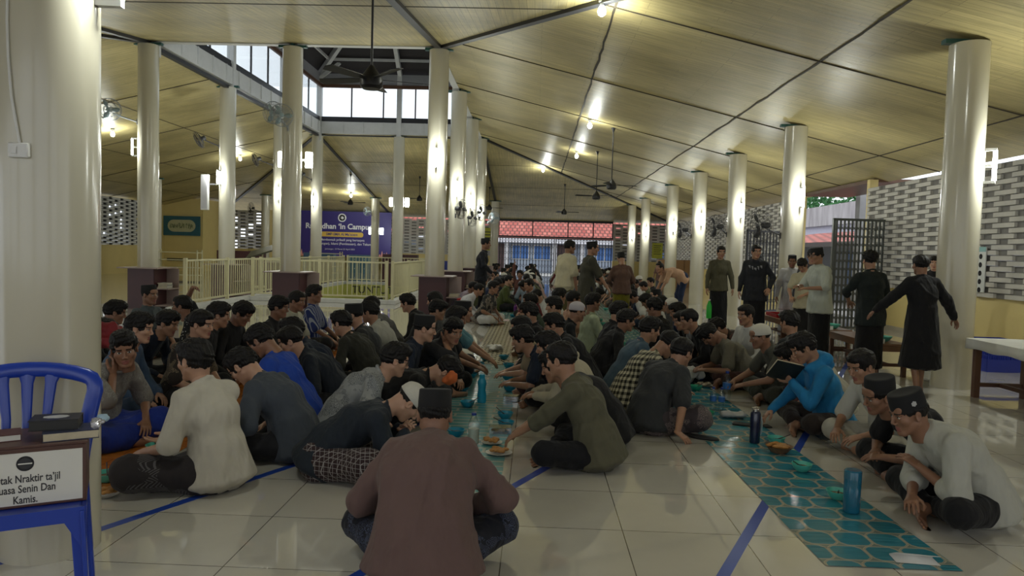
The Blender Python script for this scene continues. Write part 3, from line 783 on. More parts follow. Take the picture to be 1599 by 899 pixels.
# ================================================================== PEOPLE
class Field:
    "signed distance field on a grid, turned into one closed surface"
    def __init__(s, lo, hi, h):
        s.lo = np.array(lo, float)-2*h; s.h = h
        s.n = np.ceil((np.array(hi, float)+2*h-s.lo)/h).astype(int)+1
        s.F = np.full(s.n, 1.0, np.float32)
        s.ax = [s.lo[i]+h*np.arange(s.n[i]) for i in range(3)]
    def sub(s, lo, hi, m):
        a = np.clip(np.floor((np.array(lo)-m-s.lo)/s.h).astype(int), 0, s.n-1); b = np.clip(np.ceil((np.array(hi)+m-s.lo)/s.h).astype(int)+1, 1, s.n)
        sl = tuple(slice(a[i], b[i]) for i in range(3))
        return sl, s.ax[0][sl[0]][:, None, None], s.ax[1][sl[1]][None, :, None], s.ax[2][sl[2]][None, None, :]
    def join(s, sl, d, k, op='u'):
        a = s.F[sl]; d = d.astype(np.float32)
        if op == 'u':
            if k <= 0: s.F[sl] = np.minimum(a, d); return
            t = np.clip(.5+.5*(a-d)/k, 0, 1); s.F[sl] = a+(d-a)*t-k*t*(1-t)
        elif op == 's':                    # subtract
            t = np.clip(.5-.5*(a+d)/max(k, 1e-5), 0, 1); s.F[sl] = a+(-d-a)*t+k*t*(1-t)
    def cap(s, p, r1, q, r2, k=.02, op='u'):
        p, q = np.array(p, float), np.array(q, float); R_ = max(r1, r2)
        sl, X, Y, Z = s.sub(np.minimum(p, q)-R_, np.maximum(p, q)+R_, k*1.5+2*s.h)
        ab = q-p; L2 = max(ab@ab, 1e-9)
        t = np.clip(((X-p[0])*ab[0]+(Y-p[1])*ab[1]+(Z-p[2])*ab[2])/L2, 0, 1)
        d = np.sqrt((X-p[0]-t*ab[0])**2+(Y-p[1]-t*ab[1])**2+(Z-p[2]-t*ab[2])**2)-(r1+(r2-r1)*t)
        s.join(sl, d, k, op)
    def ecap(s, p, a1, b1, q, a2, b2, lat, k=.03, op='u', endr=None):
        "tapering segment with an elliptical section: half-width a along lat, half-depth b"
        p, q, lat = np.array(p, float), np.array(q, float), np.array(lat, float)
        R_ = max(a1, a2, b1, b2); sl, X, Y, Z = s.sub(np.minimum(p, q)-R_, np.maximum(p, q)+R_, k*1.5+2*s.h)
        ab = q-p; L = math.sqrt(ab@ab); w = ab/L; lat = lat-w*(lat@w); lat /= np.linalg.norm(lat); th = np.cross(w, lat)
        dx, dy, dz = X-p[0], Y-p[1], Z-p[2]
        al = dx*w[0]+dy*w[1]+dz*w[2]; u = dx*lat[0]+dy*lat[1]+dz*lat[2]; v = dx*th[0]+dy*th[1]+dz*th[2]
        t = np.clip(al/L, 0, 1); a = a1+(a2-a1)*t; b = b1+(b2-b1)*t; e = al-t*L; er = endr if endr else np.minimum(a, b)
        g0 = np.sqrt((u/a)**2+(v/b)**2+(e/er)**2)+1e-6; g1 = np.sqrt((u/a**2)**2+(v/b**2)**2+(e/er**2)**2)+1e-6
        s.join(sl, g0*(g0-1)/g1, k, op)
    def ell(s, c, r, k=.02, op='u', rot=None):
        c, r = np.array(c, float), np.array(r, float); m = r.max()
        sl, X, Y, Z = s.sub(c-m, c+m, k*1.5+2*s.h); x, y, z = X-c[0], Y-c[1], Z-c[2]
        if rot is not None: x, y, z = (rot[0][i]*x+rot[1][i]*y+rot[2][i]*z for i in range(3))
        g0 = np.sqrt((x/r[0])**2+(y/r[1])**2+(z/r[2])**2)+1e-6; g1 = np.sqrt((x/r[0]**2)**2+(y/r[1]**2)**2+(z/r[2]**2)**2)+1e-6
        s.join(sl, g0*(g0-1)/g1, k, op)
    def plane_cut(s, p, n):
        "remove what lies on the n side of p"
        X, Y, Z = s.ax[0][:, None, None], s.ax[1][None, :, None], s.ax[2][None, None, :]
        s.F = np.maximum(s.F, ((X-p[0])*n[0]+(Y-p[1])*n[1]+(Z-p[2])*n[2]).astype(np.float32))
    def mesh(s, iso=0.0, relax=1):
        F = s.F-iso; F[0] = F[-1] = 1; F[:, 0] = F[:, -1] = 1; F[:, :, 0] = F[:, :, -1] = 1
        ins = F < 0
        c = np.zeros(np.array(F.shape)-1, np.uint8)
        for i in (0, 1):
            for j in (0, 1):
                for k in (0, 1): c += ins[i:F.shape[0]-1+i, j:F.shape[1]-1+j, k:F.shape[2]-1+k]
        act = (c > 0) & (c < 8); idx = np.full(act.shape, -1, np.int64); I = np.argwhere(act); idx[act] = np.arange(len(I))
        acc = np.zeros((len(I), 3)); cnt = np.zeros(len(I))
        cor = [(i, j, k) for i in (0, 1) for j in (0, 1) for k in (0, 1)]
        V = {o: F[I[:, 0]+o[0], I[:, 1]+o[1], I[:, 2]+o[2]] for o in cor}
        for a in cor:
            for ax in range(3):
                if a[ax]: continue
                b = list(a); b[ax] = 1; b = tuple(b); fa, fb = V[a], V[b]; m = (fa < 0) != (fb < 0)
                t = np.where(m, fa/np.where(fa-fb == 0, 1, fa-fb), 0)
                for d in range(3): acc[:, d] += m*(a[d]+(t if d == ax else 0))
                cnt += m
        P = s.lo+s.h*(I+acc/cnt[:, None])
        faces = []
        for ax in range(3):
            u, v = [(1, 2), (2, 0), (0, 1)][ax]
            A = ins[tuple(slice(0, -1) if d == ax else slice(1, -1) for d in range(3))]
            B = ins[tuple(slice(1, None) if d == ax else slice(1, -1) for d in range(3))]
            for sgn in (0, 1):
                E = np.argwhere((A & ~B) if sgn == 0 else (~A & B))
                if not len(E): continue
                base = E.copy(); base[:, u] += 1; base[:, v] += 1
                def g(du, dv):
                    q = base.copy(); q[:, u] -= du; q[:, v] -= dv; return idx[q[:, 0], q[:, 1], q[:, 2]]
                qd = np.stack([g(0, 0), g(1, 0), g(1, 1), g(0, 1)], 1)
                faces.append(qd if sgn == 0 else qd[:, ::-1])
        Q = np.concatenate(faces) if faces else np.zeros((0, 4), int)
        for _ in range(relax):
            S = np.zeros_like(P); N = np.zeros(len(P))
            for a, b in ((0, 1), (1, 2), (2, 3), (3, 0)):
                np.add.at(S, Q[:, a], P[Q[:, b]]); np.add.at(N, Q[:, a], 1); np.add.at(S, Q[:, b], P[Q[:, a]]); np.add.at(N, Q[:, b], 1)
            P = P*.5+.5*S/N[:, None]
        return P, Q
def vnormals(P, Q):
    n = np.cross(P[Q[:, 2]]-P[Q[:, 0]], P[Q[:, 3]]-P[Q[:, 1]]); N = np.zeros_like(P)
    for k in range(4): np.add.at(N, Q[:, k], n)
    return N/np.maximum(np.linalg.norm(N, axis=1), 1e-9)[:, None]
def folds(P, Q, amp, seed, freq=34, stretch=(1, 1, .45)):
    rs = np.random.RandomState(seed); N = vnormals(P, Q); d = np.zeros(len(P)); X = P*np.array(stretch)
    for o in range(4):
        k = rs.normal(size=3); k /= np.linalg.norm(k); f = freq*(.55+.45*o); m = rs.normal(size=3)*freq*.3
        ph = X@k*f+2.2*np.sin(X@m+rs.uniform(0, 6))+rs.uniform(0, 6)
        mask = .5+.5*np.sin(P@rs.normal(size=3)*9+rs.uniform(0, 6)); d += (np.exp(-(np.sin(ph*.5)/.38)**2)*1.6-.5)*mask*(.8**o)
    return P+N*(d*amp*.5)[:, None]
def to_mesh(name, P, Q, mats, mi=None):
    me = bpy.data.meshes.new(name); n = len(Q)
    me.vertices.add(len(P)); me.vertices.foreach_set('co', np.asarray(P, np.float32).ravel())
    me.loops.add(n*4); me.loops.foreach_set('vertex_index', np.asarray(Q, np.int32).ravel())
    me.polygons.add(n); me.polygons.foreach_set('loop_start', np.arange(0, n*4, 4, dtype=np.int32))
    for m in mats: me.materials.append(m)
    if mi is not None: me.polygons.foreach_set('material_index', np.asarray(mi, np.int32))
    me.polygons.foreach_set('use_smooth', np.ones(n, bool)); me.update(calc_edges=True)
    return me
def mobj(name, me, parent=None, loc=None):
    o = bpy.data.objects.new(name, me); COL.objects.link(o)
    if parent is not None: o.parent = parent
    if loc is not None: o.location = loc
    return o

def skin_mat(name, c, vary=.12):
    b = NB(name); v = b.coords(); n = b.noise(v, 18, 3)
    b.set(Base_Color=b.mix(n, tuple(x*(1-vary) for x in c), tuple(x*(1+vary) for x in c)), Roughness=.48)
    b.b.inputs['Subsurface Weight'].default_value = .06; b.b.inputs['Subsurface Radius'].default_value = (.01, .004, .002)
    b.bump(b.noise(v, 240, 2), .05, .002); return b.m
SKINS = [skin_mat('tan skin', (.34, .18, .11)), skin_mat('brown skin', (.25, .125, .075)), skin_mat('light tan skin', (.44, .25, .165))]
M_lip = plain('lips', (.27, .09, .075), .4, noise=.05); M_eye = plain('eye white', (.6, .58, .55), .2, noise=0); M_iris = plain('dark iris and brows', (.012, .008, .007), .3, noise=0)
def hair_mat():
    b = NB('black hair'); v = b.coords('Object', (1, 1, .25)); n = b.noise(v, 90, 3)
    b.set(Base_Color=b.mix(n, (.003, .0028, .0028), (.010, .008, .008)), Roughness=.55); b.b.inputs['Specular IOR Level'].default_value = .25
    b.bump(n, .6, .01); return b.m
M_hair = hair_mat()

def head_field(h):
    F = Field((-.1, -.12, -.17), (.1, .13, .13), h)
    F.ell((0, -.012, .03), (.074, .094, .088), .02); F.ell((0, .02, -.035), (.060, .068, .084), .025); F.ell((0, .066, -.098), (.027, .021, .019), .02)
    F.ell((0, -.03, -.035), (.062, .06, .07), .02)
    for s in (-1, 1):
        F.cap((s*.054, .0, -.05), .017, (s*.02, .056, -.098), .013, .018)
        F.ell((s*.042, .060, -.020), (.021, .020, .02), .02)
    F.cap((-.036, .079, .024), .010, (.036, .079, .024), .010, .014)
    F.ell((0, .07, .05), (.055, .02, .03), .02)
    for s in (-1, 1): F.ell((s*.032, .097, .003), (.017, .017, .012), .010, 's')
    F.cap((0, .086, .014), .006, (0, .105, -.028), .0095, .010)
    for s in (-1, 1): F.ell((s*.0125, .097, -.034), (.008, .011, .0075), .005); F.ell((s*.007, .103, -.042), (.003, .004, .004), .002, 's')
    F.cap((-.021, .078, -.066), .005, (0, .085, -.0615), .0058, .006); F.cap((.021, .078, -.066), .005, (0, .085, -.0615), .0058, .006)
    F.cap((-.017, .078, -.0745), .005, (0, .083, -.0755), .0064, .006); F.cap((.017, .078, -.0745), .005, (0, .083, -.0755), .0064, .006)
    F.cap((-.024, .088, -.068), .0022, (.024, .088, -.068), .0022, .003, 's')
    for s in (-1, 1):
        F.ell((s*.031, .0755, .003), (.0145, .0115, .0095), .002)
        F.cap((s*.018, .084, .011), .003, (s*.046, .078, .009), .003, .003)          # upper lid
        F.ell((s*.078, -.006, -.004), (.010, .020, .032), .008, rot=np.array(Euler((.15, 0, s*-.35)).to_matrix()))
        F.ell((s*.090, .000, -.002), (.009, .011, .02), .004, 's')
    F.cap((0, -.03, -.07), .053, (0, -.045, -.16), .054, .025)
    return F
def head_mats(P, Q):
    C = P[Q].mean(1); mi = np.zeros(len(Q), int); x, y, z = np.abs(C[:, 0]), C[:, 1], C[:, 2]
    lip = (x < .025) & (y > .077) & (((z+.0615)/.0075)**2+(x/.026)**2 < 1) | (x < .022) & (y > .077) & (((z+.0755)/.0075)**2+(x/.024)**2 < 1)
    mi[lip] = 1
    e = ((x-.031)/.0125)**2+((z-.0025)/.0068)**2 < 1; mi[e & (y > .07)] = 2
    ir = ((x-.031)/.0058)**2+((z-.003)/.0064)**2 < 1; mi[ir & (y > .07)] = 3
    lid = (((x-.031)/.0155)**2+((z-.0095)/.0022)**2 < 1) & (y > .07); mi[lid] = 3
    br = (x > .013) & (x < .05) & (np.abs(z-(.0245+.06*(x-.013)-1.6*(x-.025)**2)) < .0042) & (y > .05); mi[br] = 3
    return mi
HEADS = {}
def head_part(lod):
    if lod not in HEADS:
        P, Q = head_field((.0036, .0052, .0095)[lod]).mesh(relax=0 if lod else 1); HEADS[lod] = (P, Q, head_mats(P, Q))
    return HEADS[lod]
def hair_field(kind, h=.006):
    F = Field((-.11, -.13, -.13), (.11, .13, .17), h)
    F.ell((0, -.016, .036), (.086, .106, .096) if kind != 'under' else (.0815, .101, .090), .01)
    if kind == 'under': F.plane_cut((0, 0, .046), (0, -.12, 1))
    elif kind == 'full': F.ell((0, .02, .088), (.074, .088, .050), .03); F.ell((0, -.05, .03), (.08, .07, .08), .02)
    elif kind == 'fringe': F.ell((.01, .05, .084), (.070, .062, .044), .03); F.ell((0, -.02, .085), (.078, .08, .05), .02); F.ell((0, -.05, .02), (.083, .07, .085), .02)
    elif kind == 'curly':
        F.ell((0, -.01, .07), (.092, .10, .075), .03)
        rr = np.random.RandomState(3)
        for _ in range(60):
            d = rr.normal(size=3); d[2] = abs(d[2]); d /= np.linalg.norm(d); F.ell(np.array((0, -.01, .06))+d*np.array((.088, .098, .08)), (.018,)*3, .01)
    elif kind == 'short': F.ell((0, .01, .080), (.076, .088, .045), .02)
    # face, ears and neck stay free
    F.ell((0, .118, -.012), (.075, .078, .066 if kind != 'fringe' else .058), .012, 's')
    F.ell((0, .10, -.09), (.1, .09, .075), .015, 's'); F.ell((0, -.02, -.14), (.12, .14, .082), .015, 's')
    for s in (-1, 1): F.ell((s*.09, .012, -.03), (.03, .03, .045), .01, 's')
    return F
HAIR = {}
def hair_mesh(kind, lod):
    if (kind, lod) not in HAIR:
        P, Q = hair_field(kind, (.005, .0065, .011)[lod]).mesh(relax=1)
        if kind == 'under': keep = None
        N = vnormals(P, Q); rs = np.random.RandomState(5); d = np.zeros(len(P))
        for o in range(5):
            k = rs.normal(size=3)*np.array((1.3, .8, .5)); f = 90+60*o; d += np.sin(P@k*f+2*np.sin(P@rs.normal(size=3)*30))*(.75**o)
        P = P+N*(d*(.0016 if kind in ('under', 'short') else .003))[:, None]
        HAIR[(kind, lod)] = to_mesh('hair', P, Q, [M_hair])
    return HAIR[(kind, lod)]

def hand_field(h, curl):
    "right hand, wrist at the origin, fingers along +Y, palm facing -Z, thumb towards -X"
    F = Field((-.085, -.03, -.10), (.06, .20, .04), h)
    F.ecap((0, -.01, 0), .027, .020, (0, .075, 0), .038, .0135, (1, 0, 0), .01)
    for i, (x, y, L, r) in enumerate(((-.029, .083, .070, .0088), (-.0095, .089, .078, .009), (.0105, .086, .072, .0086), (.029, .078, .056, .0076))):
        a = -.05+.03*i; p = np.array((x, y-.01, -.002)); sp = (-.07, -.02, .04, .10)[i]
        for j, (seg, c) in enumerate(((.45, curl*.5), (.30, curl*.8), (.25, curl*.5))):
            a += c; q = p+L*seg*1.05*np.array((sp, math.cos(a), -math.sin(a))); rr = r*(1-.1*j)
            F.cap(p, rr, q, rr*.92, .004 if j else .008); p = q
    p = np.array((-.022, .018, -.004))
    for q, r1, r2 in (((-.047, .045, -.016), .0145, .0115), ((-.060, .073, -.024-.01*curl), .0115, .0098), ((-.058+.01*curl, .096, -.030-.02*curl), .0098, .008)):
        q = np.array(q); F.cap(p, r1, q, r2, .008); p = q
    return F
HANDS = {}
def hand_part(lod, curl):
    if (lod, curl) not in HANDS: HANDS[(lod, curl)] = hand_field((.0036, .005, .009)[lod], curl).mesh(relax=0)
    return HANDS[(lod, curl)]
def foot_field(h):
    F = Field((-.06, -.09, -.03), (.06, .20, .10), h)
    F.cap((0, 0, .075), .034, (0, -.03, .03), .030, .02); F.ecap((0, 0, .035), .030, .032, (0, .115, .016), .043, .018, (1, 0, 0), .03)
    for i in range(5):
        x = -.033+.0165*i; L = (.060, .055, .05, .042, .034)[i]; r = (.0135, .0095, .009, .0085, .008)[i]
        F.cap((x, .115, .012), r, (x*1.15, .118+L, .009), r*.9, .006)
    return F
FEET = {}
def foot_part(lod):
    if lod not in FEET: FEET[lod] = foot_field((.0045, .0065, .011)[lod]).mesh(relax=0)
    return FEET[lod]

def frame(y, z):
    "3x3 with columns x,y,z; y kept, z made square to it"
    y = np.array(y, float); y /= np.linalg.norm(y); z = np.array(z, float); z = z-y*(z@y)
    if np.linalg.norm(z) < 1e-4: z = np.array((.3, .5, 1.))-y*.5
    z /= np.linalg.norm(z); x = np.cross(y, z); return np.stack([x, y, z], 1)
def rotm(ax, a): return np.array(Matrix.Rotation(a, 3, ax))
def ik(S, T_, l1, l2, hint):
    S, T_, hint = np.array(S, float), np.array(T_, float), np.array(hint, float); d = T_-S; D = np.linalg.norm(d)
    D2 = min(D, (l1+l2)*.995); T2 = S+d/D*D2; a = (l1*l1-l2*l2+D2*D2)/(2*D2); hgt = math.sqrt(max(l1*l1-a*a, 0))
    u = d/D; hn = hint-u*(hint@u); hn /= max(np.linalg.norm(hn), 1e-6); return S+u*a+hn*hgt, T2

def skeleton(s):
    "joints in the person's own frame: forward +Y, right +X"
    J = {}; lean, slump, tw = s['lean'], s['slump'], s.get('twist', 0); sl = s.get('side', 0)
    st = s['pose'] == 'stand'
    P0 = np.array((0, 0, .92 if st else .115)); 
    if s['pose'] == 'kneel': P0 = np.array((0, -.12, .26))
    if s['pose'] == 'bow': P0 = np.array((0, -.12, .90)); st = True
    J['pelvis'] = P0; a = (lean*.75, lean+slump*.5, lean+slump)
    if st and s['pose'] != 'bow': a = (lean*.5, lean+slump*.5, lean+slump)
    p = P0.copy(); L = (.15, .17, .18) if not st else (.16, .17, .19)
    names = ('waist', 'chest', 'neck')
    for n_, l, ang in zip(names, L, a):
        d = np.array((math.sin(sl), math.sin(ang), math.cos(ang)*math.cos(sl))); d /= np.linalg.norm(d); p = p+d*l; J[n_] = p; J['d'+n_] = d
    lat = rotm('Z', tw)@np.array((1, 0, 0)); dn = J['dneck']; lat = lat-dn*(lat@dn); lat /= np.linalg.norm(lat); J['lat'] = lat; fw = np.cross(dn, lat); J['fw'] = fw
    hp = (lean+slump)*.3+s.get('nod', 0); hy = s.get('turn', 0)
    nd = np.array((math.sin(sl)*.6, math.sin((lean+slump)*.75+.12+s.get('nod', 0)*.3), math.cos((lean+slump)*.75+.12+s.get('nod', 0)*.3))); nd /= np.linalg.norm(nd)
    J['head'] = J['neck']+nd*.165; J['HM'] = rotm('Z', hy)@rotm('X', -hp)@rotm('Y', s.get('tilt', 0))
    for sd, sg in (('L', -1), ('R', 1)):
        sh = J['neck']-dn*.062+lat*sg*.156-fw*.01; J['sh'+sd] = sh
        tgt = np.array(s['hand'+sd], float)
        tgt = tgt if s.get('absh') else tgt
        hint = np.array(s.get('elb'+sd, (sg*.7, -.25, -.8)), float)
        J['el'+sd], J['wr'+sd] = ik(sh, tgt, .275, .245, hint)
        hip = P0+np.array((sg*.085, .01, -.02)); J['hip'+sd] = hip
        if s['pose'] == 'sit':
            kx = s.get('knee', .29); J['kn'+sd] = np.array((sg*kx, .29, .135)); J['an'+sd] = np.array((-sg*.03, .22+(.10 if sg > 0 else 0), .065)); J['toe'+sd] = np.array((-sg*1, .25, -.12))
            if s.get('kneeup') == sd: J['kn'+sd] = np.array((sg*.17, .28, .43)); J['an'+sd] = np.array((sg*.15, .36, .07)); J['toe'+sd] = np.array((sg*.15, 1, -.1))
        elif s['pose'] == 'kneel':
            J['kn'+sd] = np.array((sg*.13, .27, .10)); J['an'+sd] = np.array((sg*.12, -.13, .06)); J['toe'+sd] = np.array((0, -1, -.2))
        else:
            stp = s.get('step', 0)*sg; J['an'+sd] = np.array((sg*.10, stp+.0, .075)); J['kn'+sd] = (hip+J['an'+sd])/2+np.array((sg*.01, .03+abs(stp)*.15, .02)); J['toe'+sd] = np.array((sg*.18, 1, -.15))
    return J
def fit_head(s, hz):
    "bend the back until the head is at height hz"
    if hz is None: return
    key = 'slump'; lo, hi = -.15, 1.45
    if s['lean'] > .9: lo = -.6
    f = lambda v: skeleton(dict(s, slump=v))['head'][2]
    for _ in range(22):
        m = (lo+hi)/2
        if f(m) > hz: lo = m
        else: hi = m
    s['slump'] = (lo+hi)/2

def torso(F, J, g, k=.05, fat=1.0, hips=True):
    lx = (1, 0, 0); lt = J['lat']; mid = lt+np.array(lx)
    if hips: F.ecap(J['pelvis']+np.array((0, 0, -.03)), (.155+g)*fat, (.115+g)*fat, J['waist'], (.135+g)*fat, (.100+g)*fat, lx, k)
    F.ecap(J['waist'], (.133+g)*fat, (.098+g)*fat, J['chest'], (.152+g)*fat, (.110+g)*fat, mid, k)
    F.ecap(J['chest'], (.150+g)*fat, (.108+g)*fat, J['neck']-J['dneck']*.085, (.132+g)*fat, (.084+g)*fat, lt, k)
    for sd in 'LR': F.cap(J['neck']-J['dneck']*.025, .046+g, J['sh'+sd], .047+g*.9, k*.8)
def limbs(F, J, ks, r, which, g=0, k=.03, t=1.0):
    for sd in which:
        for (a, b), (r1, r2) in zip(ks, r): F.cap(J[a+sd], r1+g, J[b+sd], r2+g, k)
def body_parts(s, J, h, lod):
    pts = np.array([J[k] for k in ('pelvis', 'waist', 'chest', 'neck', 'head')]+[J[a+b] for a in ('sh', 'el', 'wr', 'hip', 'kn', 'an') for b in 'LR'])
    lo, hi = pts.min(0)-.2, pts.max(0)+.2; lo[2] = max(lo[2], -.02)
    F = Field(lo, hi, h); fat = s.get('fat', 1)*.97
    torso(F, J, -.014, .04, fat)
    hd = J['head']; HM = J['HM']; nb = hd+HM@np.array((0, -.035, -.09)); F.cap(J['neck']-J['dneck']*.03, .06, nb, .052, .03)
    limbs(F, J, (('sh', 'el'), ('el', 'wr')), ((.046, .037), (.038, .025)), 'LR', 0, .02)
    limbs(F, J, (('hip', 'kn'), ('kn', 'an')), ((.080, .052), (.054, .034)), 'LR', 0, .03)
    P, Q = F.mesh(relax=1); Ps, Qs, Ms = [P], [Q], [np.zeros(len(Q), int)]; n = len(P)
    def put(p, q, m3, o, mi=None, flip=False, sc=1.0):
        nonlocal n
        p2 = p*sc
        if flip: p2 = p2*np.array((-1, 1, 1)); q = q[:, ::-1]
        Ps.append(p2@m3.T+o); Qs.append(q+n); Ms.append(np.zeros(len(q), int) if mi is None else mi); n += len(p)
    hp, hq, hm = head_part(lod); put(hp, hq, HM, hd, hm)
    for sd, sg in (('L', -1), ('R', 1)):
        f = J['wr'+sd]-J['el'+sd]; f = f/np.linalg.norm(f); hdir = np.array(s.get('hd'+sd, f), float); up = np.array(s.get('pn'+sd, (sg*.35, .0, 1)), float)
        p, q = hand_part(lod, s.get('curl'+sd, .45)); put(p, q, frame(hdir, up), J['wr'+sd], None, sg < 0, .97)
        p, q = foot_part(lod); td = J['toe'+sd]; up = (0, 0, 1) if s['pose'] != 'kneel' else (0, 0, -1)
        if s['pose'] == 'sit' and s.get('kneeup') != sd: up = (0, -.8, .6)
        m3 = frame(td, up); put(p, q, m3, J['an'+sd]-m3@np.array((0, 0, .07)), None, sg < 0)
    P, Q = np.concatenate(Ps), np.concatenate(Qs); P[:, 2] = np.maximum(P[:, 2], .002)
    return P, Q, np.concatenate(Ms)
def shirt_parts(s, J, h, seed):
    sleeve = s.get('sleeve', 'short'); pts = np.array([J[k] for k in ('pelvis', 'waist', 'chest', 'neck')]+[J[a+b] for a in ('sh', 'el', 'wr') for b in 'LR'])
    lo, hi = pts.min(0)-.26, pts.max(0)+.26; lo[2] = max(lo[2], -.02)
    tail = s.get('tail', .1); st = s['pose'] in ('stand', 'bow')
    if st: lo[2] = max(J['pelvis'][2]-tail-.1, 0)
    F = Field(lo, hi, h); fat = s.get('fat', 1); g = s.get('loose', .011)
    torso(F, J, g, .045, fat)
    pv = J['pelvis']
    if st:
        down = np.array((0, 0, -tail)) if s['pose'] == 'stand' else np.array((0, -.02, -tail))
        F.ecap(J['waist'], (.14+g)*fat, (.11+g)*fat, pv+down, (.184+g+.12*max(tail-.2, 0))*fat, (.140+g+.14*max(tail-.2, 0))*fat, (1, 0, 0), .03, endr=.03)
    else:
        F.ecap(J['waist'], (.145+g)*fat, (.12+g)*fat, pv+np.array((0, -.025, -.055)), (.198+g)*fat, (.165+g)*fat, (1, 0, 0), .04, endr=.06)
    for sd in 'LR':
        e, w, sh = J['el'+sd], J['wr'+sd], J['sh'+sd]; c = .009+g*.6
        if sleeve == 'short':
            q = sh+(e-sh)*.72; F.cap(sh, .048+c, q, .053+c, .025)
        elif sleeve == 'elbow':
            q = sh+(e-sh)*.93; F.cap(sh, .047+c, q, .050+c, .025)
        elif sleeve == 'rolled':
            q = e+(w-e)*.25; F.cap(sh, .046+c, e, .042+c, .025); F.cap(e, .042+c, q, .040+c, .015)
        elif sleeve == 'long':
            q = w-(w-e)*.06; F.cap(sh, .046+c, e, .040+c, .025); F.cap(e, .041+c, q, .028+c*.8, .02)
        elif sleeve == 'none': pass
    if s.get('hood'):
        b = J['neck']-J['fw']*.095+J['dneck']*.015; F.cap(b-J['lat']*.06, .056, b+J['lat']*.06, .056, .02); F.cap(b-J['fw']*.03-J['dneck']*.08, .04, b, .05, .02); F.cap(b-J['lat']*.09, .034, J['neck']+J['fw']*.07-J['lat']*.04, .026, .03); F.cap(b+J['lat']*.09, .034, J['neck']+J['fw']*.07+J['lat']*.04, .026, .03)
    if s.get('collar', 1):
        n0 = J['neck']+J['dneck']*.022; pr = None
        for i in range(13):
            a = 2*PI*i/12; q = n0+(J['lat']*math.cos(a)*.066+J['fw']*math.sin(a)*.062)+J['dneck']*(-.012*math.sin(a)+s.get('col', 0))
            if pr is not None: F.cap(pr, .013, q, .013, .008)
            pr = q
    P, Q = F.mesh(relax=1); P = folds(P, Q, s.get('fold', .015), seed)
    P[:, 2] = np.maximum(P[:, 2], .004)
    return P, Q
def lower_parts(s, J, h, seed):
    pts = np.array([J['pelvis']]+[J[a+b] for a in ('hip', 'kn', 'an') for b in 'LR']); lo, hi = pts.min(0)-.22, pts.max(0)+.22; lo[2] = max(lo[2], -.02)
    F = Field(lo, hi, h); sk = s.get('low', 'trousers'); st = s['pose'] in ('stand', 'bow'); fat = s.get('fat', 1); pv = J['pelvis']
    F.ecap(pv+np.array((0, 0, .05)), .150*fat, .112*fat, pv+np.array((0, 0, -.03)), .158*fat, .12*fat, (1, 0, 0), .03)
    if st and sk in ('sarong', 'robe'):
        top = pv+np.array((0, 0, .03)); bot = np.array((0, .01, .13 if sk == 'sarong' else .09)); w = .19 if sk == 'sarong' else .23
        F.ecap(top, .165*fat, .125*fat, bot, w, .15 if sk == 'sarong' else .18, (1, 0, 0), .04, endr=.012)
    elif st:
        for sd in 'LR': F.cap(J['hip'+sd], .090, J['kn'+sd], .070, .05); (s.get('shorts') or F.cap(J['kn'+sd], .070, J['an'+sd]+np.array((0, 0, .03)), .058, .03))
    else:
        k = .10 if sk == 'sarong' else .04; g = .018 if sk != 'sarong' else .026
        if s['pose'] == 'kneel':
            for sd in 'LR': F.cap(J['hip'+sd], .085+g, J['kn'+sd], .066+g, k); F.cap(J['kn'+sd], .06+g, J['an'+sd], .045+g, k)
        else:
            for sd in 'LR':
                kn, an = J['kn'+sd], J['an'+sd]; F.cap(J['hip'+sd], .088+g, kn, .060+g, k); F.cap(kn, .058+g, kn+(an-kn)*(.78 if s.get('kneeup') != sd else .9), .046+g, k)
            if sk == 'sarong': F.ecap(pv+np.array((0, .05, -.03)), .16, .085, np.array((0, .30, .07)), .24, .07, (1, 0, 0), .08)
    P, Q = F.mesh(relax=1); P = folds(P, Q, s.get('lfold', .011), seed+9, 30, (1, 1, 1) if not st else (1, 1, .3))
    P[:, 2] = np.maximum(P[:, 2], .003)
    return P, Q

